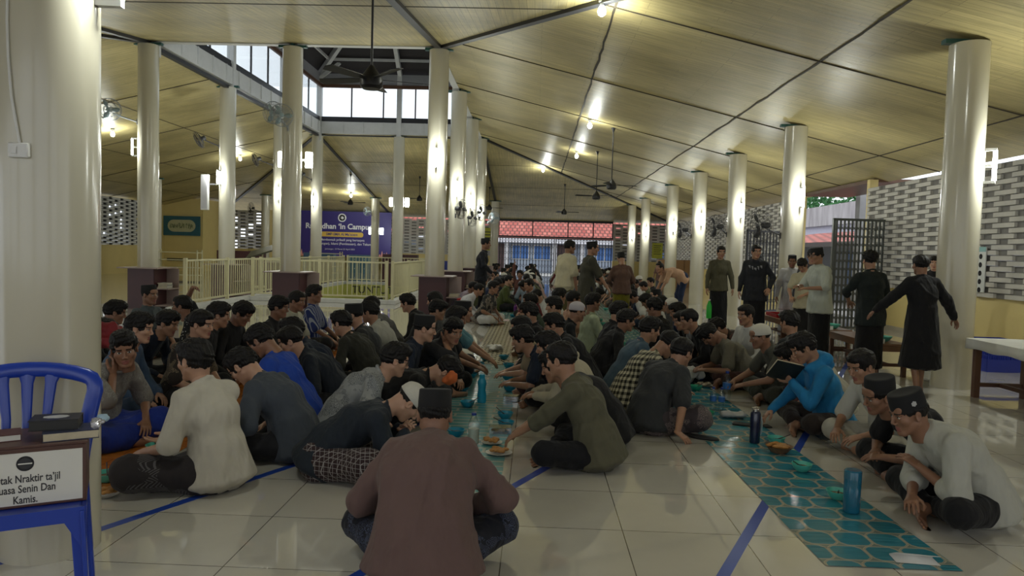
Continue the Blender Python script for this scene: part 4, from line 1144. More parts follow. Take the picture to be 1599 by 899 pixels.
# fabrics
FAB = {}
def fabric(c, rough=.85, kind=None, c2=(.6, .6, .55)):
    key = (tuple(round(x, 3) for x in c), kind)
    if key in FAB: return FAB[key]
    b = NB('cloth %d' % len(FAB)); v = b.coords(); n = b.noise(v, 7, 4); base = b.mix(n, tuple(x*.86 for x in c), tuple(x*1.12 for x in c))
    if kind == 'plaid':
        ch = b.node('TexChecker'); b.l.new(b.coords('Object', (1, 1, 1), (.2, .3, .5)), ch.inputs[0]); ch.inputs['Scale'].default_value = 26
        s3 = b.node('SeparateXYZ'); b.l.new(b.coords('Object', (1, 1, 1), (.1, .15, .3)), s3.inputs[0])
        q1 = b.math('GREATER_THAN', b.math('SINE', b.math('MULTIPLY', s3.outputs[2], 115)), 0); q2 = b.math('GREATER_THAN', b.math('SINE', b.math('MULTIPLY', b.math('ADD', s3.outputs[0], s3.outputs[1]), 110)), 0)
        f = b.math('MULTIPLY', b.math('ADD', q1, q2), .5); base = b.mix(b.math('POWER', f, 1.6), c, c2)
    elif kind == 'grid':
        s3 = b.node('SeparateXYZ'); b.l.new(b.coords(), s3.inputs[0])
        q = [b.math('GREATER_THAN', b.math('SINE', b.math('MULTIPLY', o, 230)), .955) for o in (s3.outputs[0], s3.outputs[2], s3.outputs[1])]
        f = b.math('MAXIMUM', b.math('MAXIMUM', q[0], q[1]), q[2]); base = b.mix(f, c, c2)
    elif kind in ('dots', 'batik'):
        vo = b.node('TexVoronoi'); b.l.new(v, vo.inputs['Vector']); vo.inputs['Scale'].default_value = 34 if kind == 'dots' else 42
        if kind == 'dots': f = b.math('LESS_THAN', vo.outputs['Distance'], .22)
        else:
            f = b.math('GREATER_THAN', b.math('SINE', b.math('MULTIPLY', vo.outputs['Distance'], 22)), .1); f = b.math('MULTIPLY', f, b.math('GREATER_THAN', b.noise(v, 9, 2), .47))
        base = b.mix(f, c, c2)
    elif kind == 'stripe':
        s3 = b.node('SeparateXYZ'); b.l.new(b.coords(), s3.inputs[0]); f = b.math('GREATER_THAN', b.math('SINE', b.math('MULTIPLY', s3.outputs[0], 160)), .5); base = b.mix(f, c, c2)
    elif kind == 'chevron':
        s3 = b.node('SeparateXYZ'); b.l.new(b.coords(), s3.inputs[0]); tri = b.math('PINGPONG', s3.outputs[2], .035)
        f = b.math('GREATER_THAN', b.math('SINE', b.math('MULTIPLY', b.math('ADD', s3.outputs[1], tri), 380)), .35); f = b.math('MULTIPLY', f, b.math('GREATER_THAN', b.noise(v, 5, 1), .52)); base = b.mix(f, c, c2)
    b.set(Base_Color=base, Roughness=rough); b.b.inputs['Sheen Weight'].default_value = .05; b.b.inputs['Specular IOR Level'].default_value = .25
    n1 = b.noise(b.coords('Object', (1, 1, .5)), 11, 2, .5); n2 = b.noise(v, 260, 1)
    b.bump(b.math('ADD', b.math('MULTIPLY', n1, 1.0), b.math('MULTIPLY', n2, .02)), .8, .035)
    FAB[key] = b.m; return b.m

M_velvet = plain('black velvet', (.008, .008, .009), .9, noise=.2); M_knit = plain('white knitted cap', (.55, .53, .47), .9, noise=.1, bump=.5, bscale=160)
M_knit2 = plain('pale lilac knitted cap', (.5, .47, .5), .9, noise=.1, bump=.5, bscale=160)
M_gl = plain('dark glasses frame', (.02, .02, .02), .3)
CAPS = {}
def cap_mesh(kind):
    if kind in CAPS: return CAPS[kind]
    b = MB()
    if kind == 'songkok':
        prof = [(.084, .026), (.0865, .03), (.0862, .07), (.083, .121), (.081, .126), (.074, .1285), (.055, .1265), (.03, .124), (.001, .1235)]
        b.lathe(prof, 36, c=(0, -.010, 0), sx=.94, sy=1.16); me = None; b.mats = [M_velvet]
    else:
        prof = [(.090, .018), (.093, .022), (.093, .05)]+[(.093*math.cos(a), .05+.080*math.sin(a)) for a in [i*PI/2/9 for i in range(1, 10)]]
        prof = [(r*(1+.012*math.sin(i*1.7)), z) for i, (r, z) in enumerate(prof)]
        b.lathe(prof, 36, c=(0, -.012, 0), sx=.93, sy=1.12); b.mats = [M_knit if kind == 'kufi' else M_knit2]
    me = b.mesh(kind); me.set_sharp_from_angle(angle=math.radians(50)); CAPS[kind] = me; return me
def glasses_mesh():
    if 'g' in CAPS: return CAPS['g']
    b = MB()
    for s in (-1, 1):
        pts = [(s*.033+.022*math.cos(a), .099-abs(math.cos(a))*.002, .002+.017*math.sin(a)) for a in [2*PI*i/16 for i in range(17)]]; b.tube(pts, .0017, 5)
        b.tube([(s*.054, .097, .006), (s*.082, .06, .006), (s*.083, 0, .004)], .0016, 5)
    b.tube([(-.011, .1, .004), (0, .104, .007), (.011, .1, .004)], .0016, 5); b.mats = [M_gl]; CAPS['g'] = b.mesh('glasses'); return CAPS['g']

PEOPLE = []
REST = dict(sit=((-.15, .33, .17), (.15, .33, .17)), kneel=((-.13, .22, .33), (.13, .22, .33)), stand=((-.27, .06, .86), (.27, .06, .86)), bow=((-.14, .42, .62), (.14, .42, .62)))
NPC = [0]
def person(label, px, py, Y, face, shirt=(.02, .02, .022), lower=(.012, .012, .014), group=None, **s):
    """px,py: where the middle of the head shows; Y: its depth; face: degrees, 0 away from the camera, 90 facing left, -90 right, 180 towards it"""
    NPC[0] += 1; seed = NPC[0]*7; s.setdefault('pose', 'sit'); s.setdefault('lean', .22 if s['pose'] == 'sit' else .03); s.setdefault('slump', .15)
    rz = math.radians(face); H = PY(px, py, Y); st = s['pose'] in ('stand', 'bow', 'kneel')
    r = REST[s['pose']]; s.setdefault('handL', r[0]); s.setdefault('handR', r[1])
    for k in ('turn', 'nod', 'twist', 'tilt', 'side'):
        if k in s: s[k] = math.radians(s[k])
    s['turn'] = s.get('turn', 0)
    if 'hz' in s: fit_head(s, s['hz'])
    elif not st: fit_head(s, H.z)
    J = skeleton(s); sc = 1.0
    if s['pose'] == 'stand': sc = H.z/J['head'][2]
    if s['pose'] == 'bow': sc = s.get('scale', 1)
    c, sn = math.cos(rz), math.sin(rz); hx, hy = J['head'][0]*sc, J['head'][1]*sc
    loc = Vector((H.x-(c*hx-sn*hy), H.y-(sn*hx+c*hy), 0))
    if 'at' in s: loc = Vector((s['at'][0], s['at'][1], 0))
    lod = 0 if Y < 6 else (1 if Y < 12 else 2); lod = s.get('lod', lod); h = (.0105, .0125, .018)[lod]
    sm = SKINS[s.get('skin', NPC[0] % 3 if NPC[0] % 5 else 0)]
    P, Q, mi = body_parts(s, J, h*.95, lod); body = mobj('person', to_mesh('person', P, Q, [sm, M_lip, M_eye, M_iris], mi))
    body.location = loc; body.rotation_euler = (0, 0, rz); body.scale = (sc,)*3
    tag(body, label, 'person', group)
    P, Q = shirt_parts(s, J, h, seed); top = s.get('topname', 'shirt'); mobj(top, to_mesh(top, P, Q, [fabric(shirt, kind=s.get('pat'), c2=s.get('c2', (.6, .6, .55)))]), body)
    P, Q = lower_parts(s, J, h, seed); ln = s.get('low', 'trousers'); ln = 'sarong' if ln == 'sarong' else ('robe_skirt' if ln == 'robe' else 'trousers')
    mobj(ln, to_mesh(ln, P, Q, [fabric(lower, kind=s.get('lpat'), c2=s.get('lc2', (.6, .6, .55)))]), body)
    HMx = Matrix([list(r_) for r_ in J['HM']]).to_4x4(); HMx.translation = Vector(J['head']); capk = s.get('cap')
    hk = s.get('hair', ('full', 'fringe', 'short', 'full')[NPC[0] % 4] if not capk else 'under')
    ho = mobj('hair', hair_mesh(hk, lod), body); ho.matrix_local = HMx
    if capk:
        hk2 = ho; co = mobj('cap', cap_mesh(capk), body); co.matrix_local = HMx @ Matrix.Rotation(math.radians(s.get('captilt', 6)), 4, 'X')
    if s.get('glasses'): go = mobj('glasses', glasses_mesh(), body); go.matrix_local = HMx
    PEOPLE.append(body); body['_'] = 0; del body['_']
    return body, J, loc, rz, sc
BLK, BLK2, NAVY = (.014, .014, .016), (.022, .022, .024), (.014, .02, .036)
GA = 'men along the right of the orange mat'; GB = 'men along the left of the orange mat'
# --- foreground
person('man seen from behind in a mauve shirt and black cap, nearest the camera', 679, 648, 3.5, 2, (.135, .085, .078), (.012, .013, .02), sleeve='long', cap='songkok', loose=.034, fat=1.2, lean=.26,
       handL=(-.16, .38, .20), handR=(.18, .38, .20), elbL=(-.7, -.1, -.8), elbR=(.8, -.05, -.6), lpat='batik', lc2=(.05, .06, .1), knee=.34, skin=1, hair='under', fold=.02, col=.012)
person('young man bent low in a black jersey, white skullcap and plaid sarong', 640, 628, 4.65, -78, (.018, .024, .034), (.035, .02, .022), sleeve='long', cap='kufi', lean=.85, nod=38, low='sarong', lpat='grid', lc2=(.3, .28, .28),
       handL=(-.08, .50, .26), handR=(.02, .52, .26), skin=2, loose=.02)
person('young man in a cream short-sleeved shirt and black patterned sarong, right of the orange mat', 303, 563, 4.3, 66, (.50, .47, .40), (.028, .024, .026), sleeve='elbow', low='sarong', lpat='chevron', lc2=(.10, .095, .1), hair='fringe', lean=.12, turn=6,
       handL=(-.24, .34, .22), handR=(.02, .44, .24), pnR=(0, 0, -1), elbL=(-.5, -.5, -.9), skin=2, loose=.022, knee=.36, fold=.012)
person('man in a dark slate shirt with bowed head, right behind the cream shirt', 380, 572, 4.95, 78, (.055, .065, .082), (.015, .015, .018), nod=30, sleeve='elbow', lean=.3, skin=2, group=None, loose=.02)
B3 = person('young man in a royal blue polo shirt leaning over, right of the orange mat', 413, 535, 5.65, 82, (.018, .06, .36), BLK, nod=30, lean=.42, sleeve='short', skin=1, loose=.02)
person('frowning young man in a black jacket looking left, behind the royal blue polo', 476, 530, 6.3, 105, (.016, .02, .028), BLK, lean=.45, sleeve='long', hair='short', skin=2, nod=8)
person('man with black hair in a dark navy shirt, partly hidden behind the frowning man', 494, 514, 7.0, 95, NAVY, BLK, lean=.4, sleeve='long')
person('man in a dark olive shirt seen from behind, right of the orange mat', 532, 507, 7.3, 70, (.028, .028, .022), BLK, lean=.45, sleeve='long', hair='full', skin=2)
person('man with glasses and black cap in a charcoal sweater, right of the orange mat', 566, 492, 7.9, 92, (.04, .042, .045), BLK, lean=.42, sleeve='long', cap='songkok', glasses=True, skin=2)
person('man in a white tee with his back rounded, between two grey sweaters', 590, 486, 8.6, 85, (.42, .42, .38), BLK, lean=.5, sleeve='short', hair='full')
person('man in a mid-grey sweater leaning forward, last of the row right of the orange mat', 606, 480, 9.3, 88, (.10, .10, .098), BLK, lean=.5, sleeve='long', hair='short')
# left side of the orange mat
person('boy in a grey shirt and royal blue sarong, hand at his mouth', 194, 545, 4.95, -112, (.17, .155, .14), (.012, .03, .22), sleeve='elbow', turn=-38, tilt=6, low='sarong', lean=.2,
       handR=(.05, .25, .52), hdR=(-.25, .1, 1), pnR=(-.4, 1, 0), elbR=(.6, .5, -.6), curlR=.7, skin=1, hair='full', pat='batik', c2=(.25, .24, .22))
person('young man in denim blue seen in profile behind the boy in royal blue sarong', 226, 512, 5.9, -84, (.06, .10, .17), (.03, .05, .09), sleeve='long', hair='full', skin=2, lean=.25)
person('young man in a brown batik shirt looking right, left of the orange mat', 308, 507, 6.2, -98, (.03, .024, .02), BLK, sleeve='elbow', pat='batik', c2=(.22, .17, .11), skin=2, hair='short')
person('man in black with dark hair, turned away beside the brown batik shirt', 343, 492, 7.1, -70, BLK, BLK, sleeve='long', hair='full')
person('man in a black shirt looking down, second behind the brown batik shirt', 377, 490, 7.5, -98, BLK, BLK, sleeve='long', hair='full', nod=20, skin=1)
person('man in black with his hand at his mouth, before the front middle column box', 436, 480, 8.1, -92, BLK, BLK, sleeve='long', lean=.35, handR=(.06, .30, .50), hdR=(-.2, .3, 1), curlR=.8, elbR=(.5, .4, -.7), skin=1)
person('young man in a cream shirt looking right, beside the middle maroon shelf box', 464, 470, 9.0, -104, (.42, .42, .34), BLK, sleeve='elbow', lean=.2, hair='short', skin=1)
person('young man in a navy and white jersey, rightmost before the light well railing', 491, 458, 10.0, -88, (.02, .035, .14), BLK, sleeve='elbow', lean=.15, pat='stripe', c2=(.3, .33, .4), skin=1)
person('man with glasses in a black dotted shirt holding an arm over his head', 284, 478, 8.4, 98, BLK, BLK, sleeve='short', pat='dots', c2=(.5, .5, .48), glasses=True, nod=-12, handR=(.02, .16, .92), elbR=(.6, .9, .1), hdR=(-.8, -.5, .1), lean=.05, skin=1, hair='short')
person('man in a grey shirt and black cap before the leftmost maroon shelf box', 234, 460, 9.0, -108, (.07, .085, .095), BLK, sleeve='elbow', cap='songkok', skin=1)
person('man in black half hidden by the big near column, upper left of the seated crowd', 180, 488, 7.6, -60, BLK, BLK, sleeve='long', hair='full')
person('man in dark clothes beside the red bag, right next to the big near column', 160, 520, 6.4, -70, BLK, BLK, sleeve='long')
person('person in a dark jacket squeezed between the batik shirt and the denim shirt', 262, 505, 7.0, -95, NAVY, BLK, sleeve='long', hair='full')
# --- left side of the middle mat
person('young man with glasses in a pale grey patterned shirt, behind the white skullcap', 617, 562, 5.45, -72, (.30, .31, .31), BLK, pat='batik', c2=(.12, .13, .14), sleeve='elbow', glasses=True, lean=.45, skin=2, hair='full')
person('youth in a black tee burying his face in an orange cloth', 692, 578, 6.0, -88, (.012, .012, .013), BLK, sleeve='short', lean=.75, nod=42, skin=2, hair='full', handL=(-.06, .45, .24), handR=(.06, .45, .24))
person('man in a navy jacket and black cap behind the youth with orange cloth', 652, 512, 6.75, -85, NAVY, BLK, sleeve='long', cap='songkok', lean=.35, skin=2)
person('young man resting his cheek on his hand, facing the camera', 682, 515, 7.1, -120, BLK2, BLK, sleeve='elbow', turn=-22, handR=(.03, .27, .55), hdR=(-.1, .1, 1), pnR=(-.5, 1, 0), elbR=(.6, .5, -.6), skin=0, hair='full')
person('young man in a black vest looking right, left of the middle mat', 702, 498, 7.7, -92, BLK, BLK, sleeve='short', skin=1, hair='full', handL=(-.1, .52, .22), handR=(.12, .52, .22))
person('young man in a teal tee and black cap reaching onto the middle mat', 712, 487, 8.3, -88, (.09, .21, .26), (.02, .02, .03), sleeve='short', cap='songkok', skin=0, handL=(-.06, .56, .2), handR=(.1, .56, .2), lean=.35)
person('man in a grey shirt and dark jacket looking left, before the front right column box', 652, 470, 9.4, 70, (.10, .10, .10), BLK, sleeve='long', hair='short', skin=0, lean=.15)
person('man in black beside the one looking left, before the front right column box', 637, 474, 9.9, 80, BLK, BLK, sleeve='long', lean=.15)
person('man in a dark sweater in the gap of the left row of the middle mat', 672, 486, 8.8, -85, BLK2, BLK, sleeve='long', lean=.3)
# --- right side of the middle mat
person('man in an olive long-sleeved shirt seen from behind, right of the middle mat', 876, 562, 5.0, 72, (.095, .09, .058), (.008, .008, .01), sleeve='rolled', lean=.25, skin=0, hair='short', handL=(-.10, .60, .15), handR=(.12, .60, .17), loose=.02, turn=-8)
person('man in black with a white collar, just beyond the olive shirt', 866, 572, 5.6, 82, BLK, BLK, sleeve='long', lean=.35, handL=(-.1, .5, .2), handR=(.1, .5, .2), kneeup='L')
person('man in a cream hooded jacket beyond the black one, right of the middle mat', 868, 543, 6.25, 88, (.42, .38, .28), BLK, sleeve='long', lean=.45, hood=True, handL=(-.06, .5, .2), handR=(.1, .52, .2))
person('man in navy leaning in, third beyond the olive shirt', 850, 530, 6.9, 88, NAVY, BLK, sleeve='short', lean=.5, handL=(-.06, .5, .2), handR=(.1, .52, .2), skin=0)
person('man in a beige shirt leaning in, fourth beyond the olive shirt', 838, 512, 7.5, 88, (.25, .2, .13), (.08, .03, .03), sleeve='short', lean=.5, handL=(-.06, .5, .2), handR=(.1, .52, .2))
person('man with thick black hair in dark clothes, fifth beyond the olive shirt', 872, 506, 8.0, 85, BLK, BLK, sleeve='long', lean=.4, hair='full')
person('man in a black shirt leaning in, sixth beyond the olive shirt', 848, 488, 8.7, 88, BLK, BLK, sleeve='long', lean=.45, hair='full')
person('man in a grey shirt, seventh beyond the olive shirt', 860, 480, 9.4, 88, (.1, .1, .11), BLK, sleeve='short', lean=.4)
person('man in a dark green shirt, eighth beyond the olive shirt', 842, 470, 10.2, 88, (.03, .05, .03), BLK, sleeve='short', lean=.4)
# --- left side of the right mat
person('man in a charcoal tee propping his hand on the floor, left of the teal mat', 1046, 549, 6.25, -52, (.034, .036, .038), (.05, .04, .045), sleeve='elbow', lean=.25, hair='short', skin=0, low='sarong', lpat='batik', lc2=(.2, .16, .15), handR=(.36, -.05, .06), hdR=(.6, .2, -.35), handL=(-.05, .4, .28), loose=.02)
person('man in a black and cream plaid shirt looking down, left of the teal mat', 1007, 535, 6.95, -78, (.015, .015, .013), BLK, pat='plaid', c2=(.5, .47, .34), sleeve='long', lean=.45, nod=28, hair='short', skin=0, hood=False)
person('man in a faded denim jacket behind the plaid shirt', 985, 511, 7.65, -75, (.06, .10, .14), BLK, sleeve='long', lean=.45, hair='full')
person('man in black behind the denim jacket, left of the teal mat', 966, 503, 8.2, -80, BLK, BLK, sleeve='long', lean=.5, hair='full')
person('man in a black shirt with thick hair, fourth from the plaid shirt', 955, 480, 8.9, -78, (.02, .021, .025), BLK, sleeve='long', lean=.45, hair='full', skin=2)
person('man in black with a lilac skullcap, in the row with rounded backs', 915, 485, 9.3, -80, (.012, .014, .016), BLK, sleeve='long', cap='kufi2', lean=.3, skin=0)
person('man in a pale green shirt behind the lilac skullcap', 910, 470, 10.0, -70, (.36, .42, .30), BLK, sleeve='short', hair='full')
person('young man in a peach shirt looking right, behind the pale green shirt', 891, 466, 10.5, -78, (.45, .26, .18), BLK, sleeve='short', hair='short', skin=1)
person('man in a white shirt behind the peach shirt', 875, 462, 11.1, -70, (.5, .5, .48), BLK, sleeve='short', hair='full')
# --- right side of the right mat
B8 = person('man in an off-white long shirt and black cap with a badge, nearest on the right', 1419, 645, 4.15, 92, (.42, .42, .37), (.010, .010, .012), sleeve='rolled', cap='songkok', captilt=-4, lean=.42, skin=1, hair='under', handL=(-.02, .36, .30), handR=(-.10, .44, .16), loose=.028, turn=4, fold=.014)
person('man in a black vest and black cap behind the off-white shirt', 1372, 617, 4.8, 98, BLK, (.010, .010, .012), sleeve='short', cap='songkok', captilt=8, lean=.3, skin=1, tilt=-8, handL=(-.12, .44, .20), handR=(.05, .40, .2))
person('young man in a white shirt and white trousers looking down, right of the teal mat', 1345, 572, 5.45, 112, (.52, .52, .47), (.46, .44, .38), sleeve='elbow', lean=.25, nod=5, skin=0, hair='short', handL=(-.12, .42, .18), handR=(.12, .42, .18))
B11 = person('young man in a bright blue hooded jacket reading a book', 1254, 543, 6.15, 92, (.02, .19, .42), (.03, .022, .02), sleeve='long', hood=True, lean=.35, nod=22, skin=0, hair='fringe', handL=(.02, .36, .42), hdL=(.3, .5, .5), pnL=(.5, -.8, .3), handR=(.08, .5, .16), collar=0)
person('young man in a beige shirt and maroon sarong, half hidden by the blue hooded jacket', 1232, 556, 6.8, 92, (.36, .34, .27), (.07, .03, .04), sleeve='short', lean=.3, low='sarong', nod=15, skin=0)
person('man in a grey olive tee and white skullcap, right of the teal mat', 1186, 524, 7.4, 96, (.085, .085, .07), (.04, .042, .032), sleeve='short', cap='kufi', lean=.28, skin=1, handL=(-.1, .52, .2), handR=(.1, .55, .2))
person('man in a taupe shirt bending over the teal mat', 1130, 525, 8.05, 92, (.13, .12, .09), (.05, .02, .02), sleeve='short', lean=.55, nod=45, hair='full', handL=(-.1, .5, .2), handR=(.1, .5, .2))
person('man in a white shirt with black hair, behind the bending taupe shirt', 1157, 492, 8.8, 118, (.5, .5, .48), BLK, sleeve='long', hair='short', skin=0)
person('man in a charcoal shirt seen from behind, next to the white skullcap', 1208, 502, 8.1, 30, (.03, .032, .034), BLK, sleeve='long', hair='full')
person('man in a black shirt seen in profile, right of the teal mat', 1083, 499, 8.75, 92, (.010, .010, .012), BLK, sleeve='long', hair='short', skin=0, lean=.15)
person('man in a white striped tee hidden behind the black shirt', 1068, 500, 9.4, 95, (.45, .45, .45), BLK, sleeve='short', pat='stripe', c2=(.3, .3, .3))
person('man with a dark bob of hair in black, beyond the striped tee', 1058, 487, 10.0, 96, BLK, BLK, sleeve='long', hair='fringe')
person('man with brown hair in a wide black jacket, seen half from behind', 1030, 482, 9.7, 60, BLK, BLK, sleeve='long', hair='curly', fat=1.12, lean=.18, skin=1)
person('man in a dark patterned shirt in the gap of the right row', 1108, 512, 9.4, 92, (.04, .03, .03), BLK, sleeve='short', pat='batik', c2=(.2, .08, .06), lean=.4, nod=20)

# --- standing
person('man standing in black with a black cap, beside the left end of the checkered mat', 759, 381, 15.8, -88, (.012, .013, .018), (.008, .008, .010), pose='stand', sleeve='long', cap='songkok', tail=.12, handL=(-.18, .22, .98), handR=(.18, .24, .98), skin=1, lod=1)
person('young man standing in a cream shirt and loose olive trousers', 890, 386, 12.9, -55, (.50, .46, .32), (.085, .072, .028), pose='stand', sleeve='elbow', tail=.03, hair='short', turn=-20, loose=.035, low='sarong', skin=1, lod=1)
person('man standing in a dark olive long shirt and black cap, arm held forward', 926, 388, 12.3, -75, (.045, .043, .03), (.018, .015, .024), pose='stand', sleeve='elbow', tail=.3, cap='songkok', captilt=10, handR=(.24, .30, .92), handL=(-.26, .05, .86), loose=.02, turn=-15, skin=0, lod=1)
person('man standing with his back turned in a brown shirt and olive green sarong', 970, 404, 13.6, 8, (.115, .065, .05), (.14, .125, .01), pose='stand', sleeve='long', tail=.06, cap='songkok', low='sarong', nod=22, fat=1.12, handL=(-.16, .24, 1.0), handR=(.16, .24, 1.0), loose=.02, lod=1)
person('young man stooping forward in a peach shirt and navy trousers', 1034, 422, 18.0, 100, (.45, .28, .18), (.014, .024, .06), pose='bow', sleeve='elbow', tail=.08, lean=1.2, slump=.25, nod=-25, turn=30, at=(3.55, 18.1), hair='short', handL=(-.12, .55, .48), handR=(.12, .55, .52), scale=1.0, lod=1)
person('smiling man standing in an olive batik shirt and black sarong', 1126, 394, 14.3, 178, (.085, .08, .05), (.010, .010, .012), pose='stand', sleeve='long', tail=.09, low='sarong', hair='short', pat=None, handR=(.25, .05, .84), fat=1.02, skin=0, lod=1)
B10 = person('stout man standing in a dark hooded sweater with a pale print', 1181, 393, 13.0, 160, (.016, .017, .022), (.010, .010, .013), pose='stand', sleeve='long', tail=.2, low='sarong', hood=True, fat=1.2, turn=22, hair='short', handL=(-.25, .16, .95), lod=1)
person('man standing in a long white robe and black cap before a column', 1237, 408, 13.2, 162, (.50, .50, .52), (.48, .48, .50), pose='stand', sleeve='long', tail=.3, low='robe', cap='songkok', skin=1, loose=.02, topname='robe', nod=10, lod=1)
person('young man standing with head bowed in a beige top, beside the white robe', 1253, 414, 11.6, 140, (.42, .38, .26), (.012, .012, .012), pose='stand', sleeve='short', tail=.12, low='sarong', nod=38, hair='full', handL=(-.12, .3, 1.05), handR=(.12, .3, 1.0), skin=0, lod=1)
person('man standing half hidden between the bowed youth and the man in glasses', 1269, 400, 12.4, 170, (.05, .05, .06), BLK, pose='stand', sleeve='long', tail=.12, skin=0, lod=1)
person('tall man standing in a pale mint shirt, black cap and glasses', 1275, 400, 10.4, 105, (.42, .45, .40), (.008, .008, .009), pose='stand', sleeve='elbow', tail=.16, low='sarong', cap='songkok', captilt=-6, glasses=True, handL=(-.12, .30, 1.12), handR=(.08, .34, 1.14), skin=0, loose=.03, fat=1.04, lod=1)
person('man standing with curly hair and a black pullover, back turned', 1358, 407, 9.35, 4, (.014, .019, .019), (.008, .008, .009), pose='stand', sleeve='rolled', tail=.2, low='sarong', hair='curly', fat=1.1, handL=(-.17, .28, 1.02), handR=(.2, .28, .98), elbL=(-1, -.2, -.4), elbR=(1, -.2, -.4), skin=0, lod=0)
person('barefoot man walking away in a knee-length black robe, arms out', 1437, 414, 8.2, 6, (.008, .008, .010), (.008, .008, .010), pose='stand', sleeve='long', tail=.57, shorts=True, hair='short', step=.13, handL=(-.52, .22, .98), handR=(.50, .05, .88), elbR=(.5, -.6, -.3), elbL=(-.5, -.6, -.4), loose=.03, topname='robe', skin=1, fat=.98, lod=0)
person('woman in a black headscarf standing behind the nearest right-hand column', 1459, 411, 12.6, 150, BLK, BLK, pose='stand', sleeve='long', tail=.3, low='robe', hair='full', skin=2, lod=1)
person('person standing far off in a brown shirt by the rear screen wall', 1030, 412, 25.0, 160, (.16, .09, .07), (.1, .1, .12), pose='stand', sleeve='short', tail=.1, skin=1)
# --- around the left end of the checkered mat
person('man in a white robe kneeling behind the standing man in black', 748, 452, 15.0, -92, (.52, .52, .54), (.5, .5, .52), sleeve='long', lean=.5, hair='short', lod=1)
person('person in a lilac shirt bowed beside the red stool', 739, 449, 15.9, -95, (.34, .28, .33), BLK, sleeve='long', lean=.5, lod=1)
person('young man with a striped sleeve at the far end of the checkered mat, left side', 771, 448, 14.2, -110, (.03, .03, .03), (.45, .45, .45), sleeve='short', pat='batik', c2=(.3, .25, .2), lean=.5, skin=1, lod=1)
person('young man in a white tee lying forward at the far end of the checkered mat', 838, 462, 13.4, 95, (.52, .52, .5), BLK, sleeve='short', lean=.6, hair='short', nod=15, lod=1)
person('young man in a maroon shirt peering out at the far end of the checkered mat', 826, 444, 15.2, 120, (.12, .02, .025), BLK, sleeve='long', lean=.4, hair='short', lod=1)
person('man in an olive green shirt facing right across the far cloth', 795, 436, 17.5, -92, (.06, .075, .02), BLK, sleeve='long', lean=.4, hair='short', lod=1)
person('man in a grey blue shirt seen from behind near the far cloth', 822, 432, 18.6, 20, (.22, .26, .31), BLK, sleeve='long', lean=.35, hair='short', lod=1)
person('man in the far crowd stretching one arm straight up', 812, 428, 21.0, 170, (.12, .05, .04), BLK, sleeve='long', lean=.05, handR=(.16, .05, 1.18), elbR=(.5, .2, 0), hdR=(0, 0, 1), curlR=.1, lod=1)

# nobody sits inside a neighbour: ease apart those placed too close
mov = [p for p in PEOPLE]
for _ in range(40):
    for i, a in enumerate(mov):
        for b_ in mov[i+1:]:
            d = b_.location-a.location; d.z = 0; L_ = d.length
            if L_ < .56:
                u = (d/L_ if L_ > .01 else Vector((0, 1, 0))); u = Vector((u.x*.6, u.y, 0)).normalized(); mvt = (.56-L_)*.3
                wa, wb = (0 if (a.location.y < 5.6 or a is B11[0]) else 1), (0 if (b_.location.y < 5.6 or b_ is B11[0]) else 1)
                a.location -= u*mvt*wa; b_.location += u*mvt*wb
# badge on the cap, print on the sweater, white line on the polo collar
bo, J, _l, _z, _s = B8; HMx = Matrix([list(r_) for r_ in J['HM']]).to_4x4(); HMx.translation = Vector(J['head'])
b = MB(); mt = Matrix.Rotation(math.radians(-4), 4, 'X') @ Matrix.Translation((-.083, -.005, .075)) @ Matrix.Rotation(-PI/2, 4, 'Y')
for k in range(6): a = k*PI/3; b.lathe([(.0065, 0), (.0055, .0025), (.001, .003)], 10, c=(.0095*math.cos(a), .0095*math.sin(a), 0), mtx=mt)
b.lathe([(.005, 0), (.004, .004), (.001, .0045)], 10, mtx=mt); co = [c for c in bo.children if c.name.startswith('cap')][0]; o = b.build('badge', plain('silver badge', (.45, .45, .44), .4), co)
bo, J, _l, _z, _s = B10; base = Vector(J['chest']+J['fw']*.150*1.2+J['dneck']*.07); b = MB()
for k, (w_, h_) in enumerate(((.035, .05), (.03, .06), (.04, .045), (.03, .06), (.035, .05))):
    x = -.10+.05*k; z = .02*abs(k-2); 
    b.box((x-w_/2, -.004, z-h_/2), (x-w_/2+.01, .004, z+h_/2)); b.box((x-w_/2, -.004, z+h_/2-.012), (x+w_/2, .004, z+h_/2)); b.box((x-w_/2, -.004, z-.006), (x+w_/2-.006, .004, z+.006))
o = b.build('print', plain('pale grey print', (.28, .29, .31), .6), bo); o.matrix_local = Matrix.Translation(base)
# --- the far rows: one of each kind, then copies
FARC = [('white', (.52, .52, .5)), ('black', BLK), ('olive', (.07, .075, .035)), ('maroon', (.12, .025, .028)), ('blue grey', (.14, .18, .25)), ('dark grey', (.045, .045, .05)), ('navy', (.02, .03, .07)), ('pale pink', (.45, .3, .28))]
def far_proto(k):
    kw = [dict(lean=.35, hair='short'), dict(lean=.5, nod=25, hair='full'), dict(lean=.25, cap='songkok'), dict(lean=.45, nod=10, hair='fringe', sleeve='long'), dict(lean=.3, cap='kufi', sleeve='long'), dict(lean=.2, hair='full', turn=30, sleeve='elbow')][k]
    b = person('seated', 836, 430, 30, 0, lod=2, knee=.26, hz=(.70, .64, .74, .66, .70, .75)[k], skin=k % 3, **kw)[0]; b.location = (0, 0, 0); b.rotation_euler = (0, 0, 0); PEOPLE.pop(); return b
protos = [far_proto(k) for k in range(6)]
